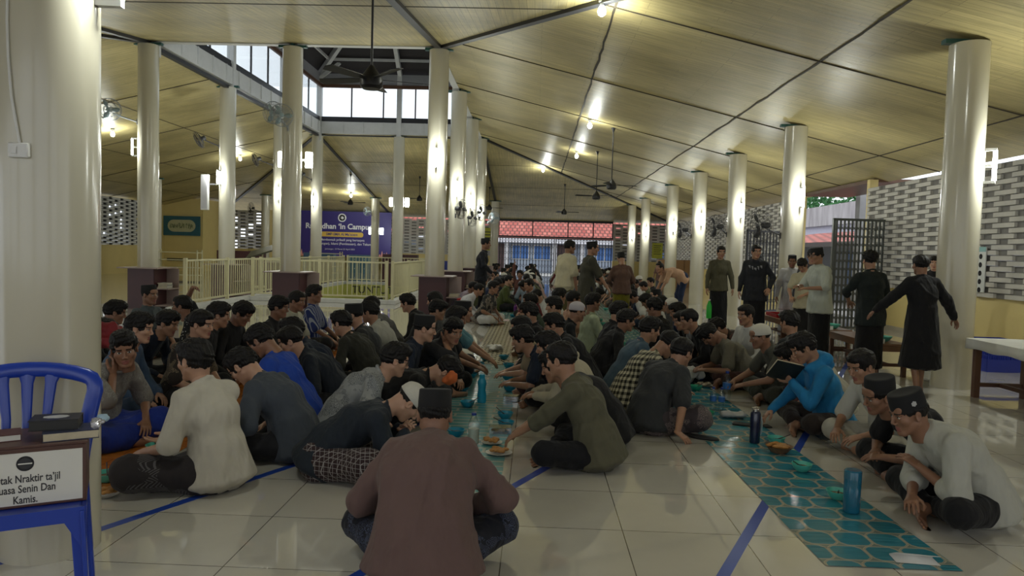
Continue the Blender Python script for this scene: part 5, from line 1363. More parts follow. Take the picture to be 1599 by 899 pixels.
rr = random.Random(21); used = set(); ROWS = [(-1.30, -90, 17.0, 36.5, 'row left of the middle cloth, far off'), (.12, 90, 16.5, 36.5, 'row right of the middle cloth, far off'), (.95, -90, 14.8, 36.5, 'row left of the teal mats, far off'),
        (2.35, 90, 11.2, 36.5, 'row right of the teal mats, far off'), (3.25, 70, 19.0, 36.5, 'outermost row on the right, far off'), (-2.1, -80, 29.5, 36.5, 'leftmost far row before the rear gate')]
stand_xy = [(p.location.x, p.location.y) for p in PEOPLE]
for x0, fa, ya, yb, rl in ROWS:
    y = ya
    while y < yb:
        x = x0+rr.uniform(-.1, .1); a = fa+rr.uniform(-22, 22); k = rr.randrange(6); cn, cc = FARC[rr.choice((0, 0, 1, 1, 2, 3, 4, 5, 6, 7, 0, 1, 5))]
        if all((x-q[0])**2+(y-q[1])**2 > .62**2 for q in stand_xy):
            if k in used: o = copy_tree(protos[k])
            else: o = protos[k]; used.add(k)
            o.location = (x, y, 0); o.rotation_euler = (0, 0, math.radians(a)); o['label'] = 'seated man in %s, %s' % (cn, rl); o['group'] = 'seated men in %s, %s' % (cn, rl)
            m1 = fabric(cc); m2 = fabric(rr.choice((BLK, (.04, .03, .03), (.1, .09, .08), (.02, .03, .05))))
            for ch in o.children:
                if ch.name.startswith(('shirt', 'trousers')):
                    ch.material_slots[0].link = 'OBJECT'; ch.material_slots[0].material = m1 if ch.name.startswith('shirt') else m2
            ch_s = rr.uniform(.94, 1.03); o.scale = (ch_s,)*3
            stand_xy.append((x, y))
        y += rr.uniform(.68, .9)
# ================================================================== MATS AND THINGS ON THEM
def laminate(name, base, line, bw, rh, mort, off=.5, rough=.22, c2=None, smooth=.0, streak=.25):
    b = NB(name); v = b.coords(); br = b.node('TexBrick'); b.l.new(v, br.inputs['Vector']); br.offset = off
    br.inputs['Scale'].default_value = 1; br.inputs['Brick Width'].default_value = bw; br.inputs['Row Height'].default_value = rh
    br.inputs['Mortar Size'].default_value = mort; br.inputs['Mortar Smooth'].default_value = smooth
    br.inputs['Color1'].default_value = c4(base); br.inputs['Color2'].default_value = c4(c2 or base); br.inputs['Mortar'].default_value = c4(line)
    n = b.noise(b.coords('Object', (3, 30, 1)), 3, 4); sc = b.node('VectorMath', operation='SCALE'); b.l.new(br.outputs[0], sc.inputs[0]); b.l.new(b.math('MULTIPLY_ADD', n, 2*streak, 1-streak), sc.inputs['Scale'])
    b.set(Base_Color=sc.outputs[0], Roughness=rough); b.bump(b.noise(b.coords('Object', (1, 5, 1)), 4, 2), .25, .012); return b.m
def lattice_laminate(name, cell, line, gap, w_, h_):
    "glossy sheet printed with rounded lozenge cells outlined twice in cream, rows staggered"
    b = NB(name); s3 = b.node('SeparateXYZ'); b.l.new(b.coords(), s3.inputs[0]); m = b.math
    v = m('DIVIDE', s3.outputs[1], h_); row = m('FLOOR', v); u = m('ADD', m('DIVIDE', s3.outputs[0], w_), m('MULTIPLY', row, .5))
    a = m('ABSOLUTE', m('SUBTRACT', m('FRACT', u), .5)); c_ = m('ABSOLUTE', m('SUBTRACT', m('FRACT', v), .5))
    q = m('POWER', m('ADD', m('POWER', a, 4.0), m('POWER', c_, 4.0)), .25)
    q2 = m('MAXIMUM', q, m('MULTIPLY', m('ADD', a, c_), .615))
    inner = m('LESS_THAN', q2, .455); ring = m('MULTIPLY', m('GREATER_THAN', q2, .475), m('LESS_THAN', q2, .505)); ring0 = m('MULTIPLY', m('GREATER_THAN', q2, .445), m('LESS_THAN', q2, .462))
    n = b.noise(b.coords('Object', (3, 40, 1)), 3, 4); cc = b.mix(n, tuple(x*.75 for x in cell), tuple(x*1.25 for x in cell))
    col = b.mix(inner, gap, cc); col = b.mix(m('MAXIMUM', ring, ring0), col, line)
    b.set(Base_Color=col, Roughness=.2); b.bump(b.noise(b.coords('Object', (.6, 7, 1)), 4, 2), .35, .014); return b.m
M_mteal = lattice_laminate('teal patterned laminate', (.025, .20, .27), (.42, .40, .30), (.17, .22, .20), .178, .185)
M_mteal2 = laminate('pale teal laminate', (.09, .30, .31), (.42, .43, .35), .18, .16, .022, smooth=.3)
M_mblue = laminate('blue striped laminate', (.07, .25, .27), (.34, .42, .38), .33, .11, .014, smooth=.4, c2=(.10, .33, .36))
M_mor = laminate('orange wood-print laminate', (.50, .17, .025), (.28, .09, .015), .5, .12, .004, streak=.5, c2=(.42, .13, .02))
M_mchk = laminate('cream basket-weave sheet', (.62, .57, .42), (.10, .085, .05), .125, .085, .014, streak=.12)
def mat(name, x0, x1, y0, y1, m, label, z=.002, skew=0.0):
    b = MB(); n = max(2, int((y1-y0)/.25)); vs = []; fs = []; rr_ = random.Random(int(y0*10))
    for i in range(n+1):
        y = y0+(y1-y0)*i/n
        for x in (x0, (x0*2+x1)/3, (x0+2*x1)/3, x1): vs.append((x+skew*(y-y0)+rr_.uniform(-.003, .003), y, z+rr_.uniform(0, .003)))
    for i in range(n):
        for k in range(3): a = i*4+k; fs.append((a, a+1, a+5, a+4))
    b.add(vs, fs, True); o = b.build(name, m); tag(o, label, 'mat'); return o
mat('eating_mat', -3.06, -2.42, 3.75, 10.8, M_mor, 'orange wood-print eating mat on the left', .002)
mat('eating_mat', -.87, -.17, 4.0, 9.2, M_mblue, 'blue striped eating mat in the middle')
mat('eating_mat', -.82, -.12, 9.25, 15.2, M_mchk, 'cream basket-weave mat, empty, in the middle')
mat('eating_mat', -.85, -.10, 15.3, 24, M_mteal2, 'pale teal mat beyond the basket-weave mat')
mat('eating_mat', -.85, -.10, 24.1, 36, M_mteal2, 'pale teal mat farthest off in the middle')
mat('eating_mat', 1.42, 2.06, 3.44, 9.6, M_mteal, 'teal patterned eating mat on the right', .002, -.018)
mat('eating_mat', 1.32, 1.98, 9.7, 22, M_mteal2, 'pale teal mat beyond the teal patterned one')
mat('eating_mat', 1.32, 1.98, 22.1, 36, M_mteal2, 'pale teal mat farthest off on the right')
# --- bowls
M_mint = plain('mint green plastic', (.10, .50, .40), .3, noise=.03); M_bluebowl = plain('bright blue plastic', (.015, .27, .42), .3, noise=.03); M_greenb = plain('green plastic', (.03, .36, .22), .3, noise=.03)
M_soup = plain('brown sweet soup', (.20, .10, .05), .25, noise=.3, nscale=40); M_spoon = plain('dark spoon', (.03, .02, .02), .35); M_steel = plain('steel', (.55, .55, .56), .25, metal=1, noise=.05)
M_fry = plain('golden fried food', (.42, .20, .05), .6, noise=.4, nscale=50, bump=.5, bscale=90)
M_clear = glass_mat('clear plastic', (.88, .93, .95), .08, .10)
def bowl(px, py, m, label, group, r=.066, h=.052, soup=True, spoon=True, z=.006, mtx=None):
    p = PZ(px, py, z+h*.4) if mtx is None else Vector(mtx)
    root = empty('bowl', (p.x, p.y, z)); tag(root, label, 'bowl', group); rz_ = random.uniform(0, 6); root.rotation_euler = (0, 0, rz_)
    b = MB(); b.lathe([(.001, .004), (r*.5, .004), (r*.55, 0), (r*.6, .004), (r*.82, h*.35), (r*.97, h*.8), (r*1.03, h), (r*.98, h), (r*.92, h*.8), (r*.76, h*.35), (.001, .009)], 28); b.build('shell', m, root)
    if soup: b = MB(); b.lathe([(.001, h*.56), (r*.84, h*.55), (.001, h*.50)], 20); b.build('soup', M_soup, root)
    if spoon: b = MB(); b.tube([(0, 0, h*.6), (r*.7, .01, h*1.0), (r*1.5, .02, h*1.55)], [.006, .003, .004], 6); b.build('spoon', M_spoon, root)
    return root
for px, py, lb in ((723, 606, 'third bowl on the left edge of the blue mat'), (736, 586, 'fourth bowl on the left edge of the blue mat'), (748, 569, 'fifth bowl on the left edge of the blue mat'), (759, 560, 'farthest bowl on the left edge of the blue mat'),
        (730, 631, 'second bowl on the left edge, by the blue bottle'), (712, 676, 'nearest bowl on the left edge, beside the mauve shoulder'), (787, 558, 'farthest bowl on the right edge of the blue mat, upright spoon'), (794, 571, 'fourth bowl from the food box on the right edge'),
        (793, 590, 'third bowl from the food box on the right edge'), (796, 607, 'second bowl from the food box, beside brown hands'), (789, 649, 'upper of two bowls right beside the food box'), (790, 663, 'lower of two bowls right beside the food box')):
    bowl(px, py, M_bluebowl, 'bright blue plastic '+lb, 'blue bowls on the middle mat', r=.068 if px != 759 else .075)
for px, py, lb in ((1212, 688, 'bowl with a dark spoon beside the navy flask'), (1252, 730, 'bowl near the white trousers'), (1308, 773, 'bowl behind the clear blue bottle'), (1087, 606, 'bowl beside the white plastic bag'), (1070, 627, 'bowl beside the charcoal tee'), (1104, 647, 'wide bowl beside the water bottles')):
    bowl(px, py, M_greenb if px < 1110 else M_mint, ('green' if px < 1110 else 'mint')+' plastic '+lb, 'green bowls on the teal mat')
for px, py, lb in ((251, 668, 'bowl behind the cream shirt'), (246, 700, 'bowl under the open hand'), (168, 745, 'bowl beside the patterned sarong knee')):
    bowl(px, py, M_mint, 'mint plastic '+lb, 'mint bowls on the orange mat', r=.075)
for i, (x, y) in enumerate(((-.72, 16.2), (-.45, 16.0), (-.22, 16.3), (-.7, 17.4), (-.25, 18.0), (-.6, 19.2), (-.3, 20.5))):
    bowl(0, 0, M_bluebowl if i % 2 else M_mint, ('blue' if i % 2 else 'mint')+' bowl on the pale teal mat, far off in the middle', ('blue' if i % 2 else 'mint')+' bowls far off in the middle', mtx=(x, y, 0), spoon=False, r=.075)
for i in range(14):
    bowl(0, 0, M_mint, 'mint bowl on the pale teal mat of the far right rows', 'mint bowls far off on the right', mtx=(random.choice((1.42, 1.85)), 10+i*.8, 0), spoon=False)
# --- bottles, cups
M_btl = plain('translucent blue bottle', (.012, .13, .22), .12, coat=.6, noise=.3, nscale=14); M_cap_b = plain('blue bottle cap', (.01, .04, .25), .4); M_milk = plain('milky drink', (.62, .62, .50), .5, noise=.03); M_navy = plain('navy flask paint', (.010, .016, .05), .25, coat=.4)
M_lblue = plain('blue label', (.03, .14, .42), .5, noise=.4, nscale=40); M_bluesolid = plain('bright blue bottle', (.02, .33, .52), .2, noise=.05)
def lathe_obj(name, prof, m, parent, seg=24): b = MB(); b.lathe(prof, seg); return b.build(name, m, parent)
def bottle(px, py, label, r, h, body, capm, kind='water', group=None, milk=0):
    p = PZ(px, py, 0); root = empty('bottle', (p.x, p.y, .006)); tag(root, label, 'bottle', group)
    if kind == 'water':
        lathe_obj('shell', [(.001, 0), (r*.8, 0), (r, .012), (r, h*.3), (r*.95, h*.33), (r, h*.36), (r, h*.62), (r*.95, h*.68), (r*.5, h*.86), (r*.38, h*.9), (r*.38, h*.93)], body, root)
        lathe_obj('cap', [(r*.44, h*.925), (r*.44, h), (.001, h)], capm, root, 16)
        if milk: lathe_obj('drink', [(.001, .004), (r*.93, .01), (r*.95, h*milk), (.001, h*milk)], M_milk, root)
        else: lathe_obj('sleeve_label', [(r*1.01, h*.40), (r*1.01, h*.60)], M_lblue, root)
    elif kind == 'sport':
        lathe_obj('shell', [(.001, 0), (r*.9, 0), (r, .012), (r*.98, h*.3), (r*.82, h*.42), (r*.85, h*.55), (r, h*.66), (r*.95, h*.75), (r*.6, h*.86)], body, root)
        lathe_obj('cap', [(r*.62, h*.85), (r*.62, h*.98), (r*.5, h), (.001, h)], capm, root, 16)
    elif kind == 'tumbler':
        lathe_obj('shell', [(.001, 0), (r*.92, 0), (r, .01), (r, h*.78), (r*.97, h*.8)], body, root); lathe_obj('lid', [(r*1.02, h*.79), (r*1.02, h*.97), (r*.9, h), (.001, h)], capm, root)
    elif kind == 'flask':
        lathe_obj('shell', [(.001, 0), (r*.95, 0), (r, .006), (r, h*.84), (r*.72, h*.91)], body, root); lathe_obj('cap', [(r*.7, h*.90), (r*.7, h*.96), (.001, h*.965)], capm, root, 20)
        b = MB(); b.tube([(r*.6, -.0, h*.95), (r*.75, 0, h), (0, 0, h*1.03), (-r*.75, 0, h), (-r*.6, 0, h*.95)], .004, 6); b.build('handle', M_steel, root)
        b = MB(); b.tube([(r*1.05, 0, h*.75), (r*1.3, 0, h*.6), (r*1.25, 0, h*.3), (r*1.02, 0, h*.22)], .007, 6); b.build('strap', plain('pale strap', (.3, .38, .42), .6), root)
    return root
bottle(752, 629, 'bright blue sports bottle standing on the middle mat', .043, .27, M_bluesolid, M_bluesolid, 'sport')
bottle(739, 694, 'clear water bottle of milky drink with a navy cap, on the middle mat', .042, .235, M_clear, M_cap_b, 'water', None, .5)
bottle(1178, 692, 'navy steel flask with a strap, standing on the teal mat', .039, .275, M_navy, M_steel, 'flask')
bottle(1329, 800, 'clear blue drinking bottle nearest on the teal mat', .047, .245, M_btl, M_btl, 'tumbler')
bottle(1113, 641, 'small water bottle on the teal mat, left of its twin', .031, .22, M_clear, M_cap_b)
bottle(1126, 642, 'small water bottle on the teal mat, between its twin and the tall bottle', .031, .22, M_clear, M_cap_b)
bottle(1134, 626, 'tall water bottle on the teal mat behind the two small ones', .042, .30, M_clear, M_cap_b)
p = PY(1108, 463, 14.2)
root = empty('green_bottle', (p.x, p.y, p.z-.42)); tag(root, 'bright green soda bottle hanging from the hand of the smiling man', 'bottle')
lathe_obj('shell', [(.001, 0), (.045, 0), (.05, .015), (.05, .24), (.018, .33), (.018, .35)], plain('bright green drink', (.03, .42, .05), .2), root); lathe_obj('cap', [(.021, .345), (.021, .37), (.001, .37)], M_paper, root, 12)
p = PZ(815, 470, 0); root = empty('purple_bottle', (-.42, 16.8, .006)); tag(root, 'small purple bottle on the far pale teal mat', 'bottle')
lathe_obj('shell', [(.001, 0), (.04, 0), (.042, .17), (.02, .2)], plain('purple plastic', (.12, .02, .16), .3), root, 14); lathe_obj('cap', [(.022, .195), (.022, .23), (.001, .23)], plain('purple plastic', (.12, .02, .16), .3), root, 12)
def cup(px, py, m, label, r=.04, h=.1, handle=False, fill=None):
    p = PZ(px, py, 0); root = empty('cup', (p.x, p.y, .006)); tag(root, label, 'cup')
    lathe_obj('shell', [(.001, .002), (r*.8, 0), (r*.84, .004), (r, h), (r*1.05, h+.002), (r*.96, h-.002), (r*.8, .008), (.001, .008)], m, root)
    if fill: lathe_obj('drink', [(.001, h*.3), (r*.82, h*.3), (.001, h*.29)], fill, root, 16)
    if handle: b = MB(); b.tube([(-r*.9, 0, h*.85), (-r*1.6, 0, h*.75), (-r*1.6, 0, h*.35), (-r*.9, 0, h*.25)], .006, 6); b.build('handle', m, root)
    return root
cup(178, 702, plain('grey blue mug', (.25, .33, .37), .4), 'grey blue plastic mug on the orange mat, beside the big column', .045, .115, True)
cup(228, 685, M_clear, 'clear plastic cup on the orange mat', .042, .125, fill=M_milk)
cup(262, 668, plain('white cup', (.6, .6, .62), .4), 'white paper cup at the far edge of the orange mat', .036, .09)
# --- food
def box_tub(px, py, label):
    p = PZ(px, py, 0); root = empty('food_box', (p.x, p.y, .006), .05); tag(root, label, 'food box')
    b = MB(); w, d, h = .085, .055, .045
    for s in (-1, 1): b.box((s*w-.0015, -d, 0), (s*w+.0015, d, h)); b.box((-w, s*d-.0015, 0), (w, s*d+.0015, h))
    b.box((-w, -d, 0), (w, d, .002)); b.build('tub', M_clear, root)
    b = MB(); b.box((-w-.004, -d-.004, h), (w+.004, d+.004, h+.006)); b.build('lid', M_clear, root, bevel=.003)
    F = Field((-.08, -.05, 0), (.08, .05, .05), .006)
    rs = np.random.RandomState(1)
    for _ in range(26): F.ell((rs.uniform(-.065, .065), rs.uniform(-.038, .038), rs.uniform(.012, .028)), (.016, .013, .009), .004)
    P, Q = F.mesh(relax=0); mobj('food', to_mesh('food', P, Q, [M_fry]), root)
box_tub(781, 676, 'clear lidded box of fried food on the middle mat'); box_tub(800, 626, 'clear box of red fruit beside the blue bowls')
def food_sheet(px, py, label, seed, r=.1, paper=M_paper, fm=M_fry, basket=False):
    p = PZ(px, py, 0); root = empty('snack_plate' if not basket else 'snack_basket', (p.x, p.y, .006)); tag(root, label, 'food')
    if basket: lathe_obj('basket', [(.001, 0), (r*.55, 0), (r*.95, .045), (r, .05), (r*.9, .045), (.001, .008)], plain('woven basket', (.18, .10, .05), .8, noise=.5, nscale=60), root)
    else: b = MB(); b.lathe([(.001, .002), (r*.8, .003), (r*1.15, .012), (r*.8, .001)], 11); b.build('paper', paper, root)
    F = Field((-r, -r, 0), (r, r, .1), .006); rs = np.random.RandomState(seed)
    for _ in range(16 if not basket else 30): a = rs.uniform(0, 6.28); q = r*.72*rs.uniform(0, 1)**.5; F.ell((q*math.cos(a), q*math.sin(a), .022+(.02 if basket else 0)+rs.uniform(0, .014)), (rs.uniform(.014, .026), rs.uniform(.012, .02), .012), .003)
    P, Q = F.mesh(relax=0); mobj('food', to_mesh('food', P, Q, [fm]), root)
food_sheet(779, 709, 'paper sheet of fried tempeh and noodles at the near end of the middle mat', 3, .085)
food_sheet(768, 693, 'small heap of orange fritters beside the water bottle', 4, .07)
food_sheet(1216, 707, 'woven basket of golden snacks on the teal mat', 5, .10, basket=True)
food_sheet(1099, 603, 'heap of pale crackers beside the white plastic bag', 6, .09, fm=plain('pale crackers', (.5, .42, .3), .7))
food_sheet(166, 775, 'torn snack packet at the near end of the orange mat', 8, .06)
def crumple(name, px, py, Y, label, cat, m, r, seed, z=None, fl=.5):
    p = PZ(px, py, 0) if Y is None else PY(px, py, Y); z = 0.0 if Y is None else p.z
    F = Field((-r*1.3, -r*1.3, -r*.2), (r*1.3, r*1.3, r*1.6), r/11); rs = np.random.RandomState(seed)
    for _ in range(9): F.ell((rs.uniform(-.5, .5)*r, rs.uniform(-.5, .5)*r, r*fl*rs.uniform(.4, 1.1)), (r*rs.uniform(.3, .6), r*rs.uniform(.3, .6), r*fl*rs.uniform(.4, .7)), r*.15)
    P, Q = F.mesh(); P = folds(P, Q, r*.14, seed, 7/r, (1, 1, 1)); P[:, 2] -= P[:, 2].min(); o = mobj(name, to_mesh(name, P, Q, [m])); o.location = (p.x, p.y, z+(.006 if Y is None else 0)); tag(o, label, cat); return o
crumple('plastic_bag', 1084, 598, None, 'crumpled white plastic bag on the teal mat', 'bag', plain('thin white plastic', (.5, .5, .48), .35), .12, 11, fl=.9)
crumple('plastic_bag', 772, 548, None, 'crumpled clear plastic bag on the basket-weave mat', 'bag', plain('thin white plastic', (.5, .5, .48), .35), .15, 12, fl=.35)
crumple('cracker_packet', 1143, 652, None, 'silvery white snack packet beside the water bottles', 'packet', plain('silvery packet', (.45, .46, .48), .3), .12, 13, fl=.25)
crumple('orange_cloth', 703, 600, 5.75, 'orange cloth held to the face of the bent youth', 'cloth', plain('orange cloth', (.45, .10, .02), .8), .085, 14, fl=.8)
crumple('red_bag', 172, 545, 6.0, 'dark red bag beside the big near column', 'bag', plain('dark red cloth', (.20, .01, .015), .7), .15, 15, fl=.9)
def flat(name, px, py, w, d, t, rz, m, label, cat, z=.006):
    p = PZ(px, py, 0); b = MB(); b.box((-w/2, -d/2, 0), (w/2, d/2, t)); o = b.build(name, m, None, (p.x, p.y, z), rz, bevel=min(t*.4, .004)); tag(o, label, cat); return o
flat('pouch', 1160, 664, .17, .09, .012, -.35, BLKM := plain('black fabric', (.012, .012, .013), .7), 'black pouch lying left of the navy flask', 'pouch')
flat('pouch', 1197, 667, .06, .10, .012, .1, BLKM, 'black pouch lying right of the navy flask', 'pouch')
p = PZ(1098, 685, 0); b = MB(); b.lathe([(.001, .0), (.055, 0), (.06, .01), (.055, .02), (.001, .026)], 24, sx=2.2, sy=.75); o = b.build('spectacle_pouch', BLKM, None, (p.x, p.y, .001), -.55); tag(o, 'flat black oval pouch on the tiles left of the teal mat', 'pouch')
# folded napkin at the near end of the teal mat
p = PZ(1426, 874, 0); b = MB(); b.add([(-.10, -.06, 0), (.10, -.06, .0), (.10, .03, .0), (-.10, .03, .0), (-.10, .03, .004), (.10, .03, .004), (.105, -.045, .035), (-.095, -.045, .04)], [(0, 1, 2, 3), (3, 2, 5, 4), (4, 5, 6, 7)]); o = b.build('napkin', M_paper, None, (p.x, p.y, .007), -.1); tag(o, 'white folded paper napkin at the near end of the teal mat', 'napkin')
md = o.modifiers.new('s', 'SOLIDIFY'); md.thickness = .002
for i, (px, lb) in enumerate(((785, 'left'), (808, 'right'))):
    flat('paper_sheet', px, 500, .28, .42, .002, 0, plain('pinkish sheet', (.65, .5, .5), .3), 'glossy pinkish sheet at the far end of the basket-weave mat, %s one' % lb, 'paper', .007)
# book held up by the reader in blue
bb, J, loc, rzz, sc = B11
hand = loc+Matrix.Rotation(rzz, 3, 'Z') @ Vector(J['wrL']); root = empty('book', hand+Vector((-.07, -.03, .10))); root.rotation_euler = (math.radians(-52), math.radians(12), math.radians(14)); tag(root, 'open dark-covered book held up by the reader in bright blue', 'book')
b = MB(); b.box((-.13, -.095, -.012), (-.001, .095, -.008)); b.box((.001, -.095, -.012), (.13, .095, -.008)); b.build('cover', plain('dark green book cover', (.015, .02, .018), .5), root)
b = MB(); b.box((-.125, -.09, -.008), (-.001, .09, .010)); b.box((.001, -.09, -.008), (.125, .09, .012)); b.build('pages', M_page, root)
# red stool, behind the black standing man
root = empty('plastic_stool', (-1.47, 15.35, 0)); tag(root, 'red plastic stool beside the lilac shirt', 'stool'); M_red = plain('red plastic', (.45, .015, .02), .35)
b = MB(); b.box((-.14, -.14, .40), (.14, .14, .43)); b.build('seat', M_red, root, bevel=.01)
for sx in (-1, 1):
    for sy in (-1, 1): b = MB(); b.bar((sx*.12, sy*.12, .40), (sx*.15, sy*.15, 0), .05, .03); b.build('leg', M_red, root)

# ================================================================== CHAIR, COLLECTION BOX
M_chair = plain('glossy blue plastic', (.012, .045, .36), .28, noise=.05)
CH = empty('plastic_chair', (-1.955, 2.70, 0), math.radians(30)); tag(CH, 'blue plastic chair with a slatted arched back before the big column', 'chair')
b = MB(); b.box((-.22, -.21, .43), (.22, .20, .455)); b.build('seat', M_chair, CH, bevel=.012, bseg=3)
b = MB(); n = 14
for (p, q) in (((-.225, -.205), (.225, -.205)), ((.225, -.205), (.215, .2)), ((-.225, -.205), (-.215, .2))):
    pts = []; P0, P1 = Vector((p[0], p[1], 0)), Vector((q[0], q[1], 0))
    vs = []; fs = []; d = (P1-P0).normalized(); nr = Vector((d.y, -d.x, 0))*.007
    for i in range(n+1):
        t = i/n; pt = P0.lerp(P1, t); zt_ = .455; zb_ = .455-.055-.12*max(0, abs(2*t-1)-.72)/.28*(abs(2*t-1) > .72)
        vs += [pt-nr+Vector((0, 0, zt_)), pt+nr+Vector((0, 0, zt_)), pt+nr+Vector((0, 0, zb_)), pt-nr+Vector((0, 0, zb_))]
    for i in range(n):
        a = i*4
        for k in range(4): fs.append((a+k, a+(k+1) % 4, a+4+(k+1) % 4, a+4+k))
    fs += [(0, 1, 2, 3), (n*4+3, n*4+2, n*4+1, n*4)]; b.add(vs, fs)
b.build('apron', M_chair, CH)
for sx in (-1, 1):
    for sy in (-1, 1):
        b = MB(); x0, y0 = sx*.205, -.19 if sy < 0 else .19; x1, y1 = sx*.235, -.225 if sy < 0 else .24
        b.prism([(x0-sx*.03, y0, .44), (x0+sx*.02, y0, .44), (x1+sx*.012, y1, 0), (x1-sx*.03, y1, 0)], (0, .022 if sy < 0 else -.022, 0)); b.bar((x0+sx*.013, y0+.0, .44), (x1+sx*.005, y1, 0), .016, .055, up=(0, 1, 0)); b.build('leg', M_chair, CH, bevel=.004)
def backpt(u, v):      # u across -1..1, v height
    return Vector((.235*u, .20+.10*(v-.45)/.5-.05*u*u+.03, v))
b = MB(); pts = []
half = [(.80, .44), (.86, .56), (.94, .68), (1.02, .77), (1.055, .805), (1.05, .835), (1.0, .856), (.9, .868), (.72, .880), (.5, .890), (.25, .896)]
pts = [backpt(-u, v) for u, v in half]+[backpt(0, .898)]+[backpt(u, v) for u, v in half[::-1]]
vs = []; fs = []
for i, p in enumerate(pts):
    t = (pts[min(i+1, len(pts)-1)]-pts[max(i-1, 0)]).normalized(); nrm = Vector((0, 1, -.2)).normalized(); s_ = t.cross(nrm).normalized(); wd = .031
    for k in range(12):
        a = 2*PI*k/12; vs.append(p+s_*math.cos(a)*wd+nrm*math.sin(a)*.014)
m_ = len(pts)
for i in range(m_-1):
    for k in range(12): fs.append((i*12+k, i*12+(k+1) % 12, (i+1)*12+(k+1) % 12, (i+1)*12+k))
fs += [tuple(range(12))[::-1], tuple((m_-1)*12+k for k in range(12))]
b.add(vs, fs, True); b.build('back_frame', M_chair, CH)
for u0, u1 in ((-.36, -.30), (.0, .0), (.36, .30)):
    b = MB(); q = [backpt(u0*1.1, .878), backpt(u0, .84), backpt(u1, .7), backpt(u1, .55), backpt(u1, .44)]; vs = []; fs = []
    for i, p in enumerate(q):
        wd = (.032, .022, .017, .016, .02)[i]
        for a in range(8): vs.append(p+Vector((math.cos(a*PI/4)*wd, math.sin(a*PI/4)*.010, 0)))
    for i in range(4):
        for k in range(8): fs.append((i*8+k, i*8+(k+1) % 8, (i+1)*8+(k+1) % 8, (i+1)*8+k))
    b.add(vs, fs, True); b.build('back_slat', M_chair, CH)
def onchair(name, x, y, z, rz=0): 
    v = Matrix.Rotation(math.radians(30), 3, 'Z') @ Vector((x, y, 0)); return empty(name, (v.x-1.955, v.y+2.70, z), math.radians(30)+rz)
BX = onchair('collection_box', -.005, 0.02, .4555); tag(BX, 'brown wooden collection box with a printed paper sign, on the blue chair', 'box')
M_boxw = plain('brown laminate box', (.085, .038, .030), .4, noise=.2)
b = MB(); b.box((-.315, -.165, 0), (.235, .12, .222)); b.build('body', M_boxw, BX, bevel=.004)
b = MB(); b.box((-.32, -.17, .222), (.24, .125, .232)); b.build('lid', M_boxw, BX, bevel=.002)
b = MB(); b.box((-.20, -.1675, .012), (.222, -.1655, .205)); sg = b.build('paper_sign', M_paper, BX)
M_ink = plain('black ink', (.03, .03, .035), .6, noise=0)
for i, (t_, z) in enumerate((("Kotak Nraktir ta’jil", .108), ('Puasa Senin Dan', .070), ('Kamis.', .030))):
    text_obj('lettering', t_, .040, M_ink, Matrix.Translation((.040, -.1680, z)) @ Matrix.Rotation(PI/2, 4, 'X') @ Matrix.Diagonal((.72, 1, 1, 1)), sg, .0006, 'CENTER', .0006)
b = MB(); mm_ = Matrix.Translation((.040, -.1676, .165)) @ Matrix.Rotation(PI/2, 4, 'X'); b.lathe([(.028, 0), (.028, .0008), (.0255, .0008), (.0255, 0)], 28, mtx=mm_); b.lathe([(.0215, 0), (.0215, .0008), (.001, .0008)], 28, mtx=mm_); b.build('round_emblem', M_ink, sg)
b = MB(); b.box((.018, -.1692, .1625), (.062, -.1684, .167)); b.build('emblem_band', M_paper, sg)
z0 = .4555+.232
def loose_book(x, y, z, w, d, t, rz, cm, pm, label, deco=None):
    o = onchair('book', x, y, z, rz); tag(o, label, 'book'); b = MB(); b.box((-w/2, -d/2, 0), (w/2, d/2, .003)); b.box((-w/2, -d/2, t-.003), (w/2, d/2, t)); b.box((-w/2, d/2-.003, .003), (w/2, d/2, t-.003)); b.build('cover', cm, o)
    b = MB(); b.box((-w/2+.003, -d/2+.003, .003), (w/2-.003, d/2-.003, t-.003)); b.build('pages', pm, o)
    if deco: b = MB(); b.lathe([(.03, 0), (.03, .0012), (.001, .0012)], 9, mtx=Matrix.Translation((0, 0, t)), sx=1.5, sy=.9); b.build('medallion', deco, o)
    return o
loose_book(.175, -.06, z0, .185, .13, .034, .06, plain('navy book cover', (.02, .025, .06), .4), M_page, 'thick cream-paged book lying under the black one on the collection box')
loose_book(.125, -.03, z0+.0345, .165, .12, .040, -.1, plain('black leather cover', (.012, .012, .015), .35), plain('black edge', (.02, .02, .02), .5), 'black book with a silver medallion, topmost on the collection box', plain('silver print', (.5, .5, .5), .35))
loose_book(-.09, -.02, z0, .20, .11, .026, .12, plain('maroon book', (.10, .035, .03), .5), M_paper, 'thin maroon book lying on the left of the collection box')
crumple('silver_packet', 150, 668, 2.70, 'crumpled silver packet on the books beside the black book', 'packet', plain('crumpled silver foil', (.5, .5, .55), .22, metal=.7), .035, 31, fl=.7)
crumple('face_mask', 160, 659, 2.74, 'pale blue folded face mask behind the silver packet', 'mask', plain('pale blue mask', (.3, .42, .52), .8), .03, 32, fl=.6)
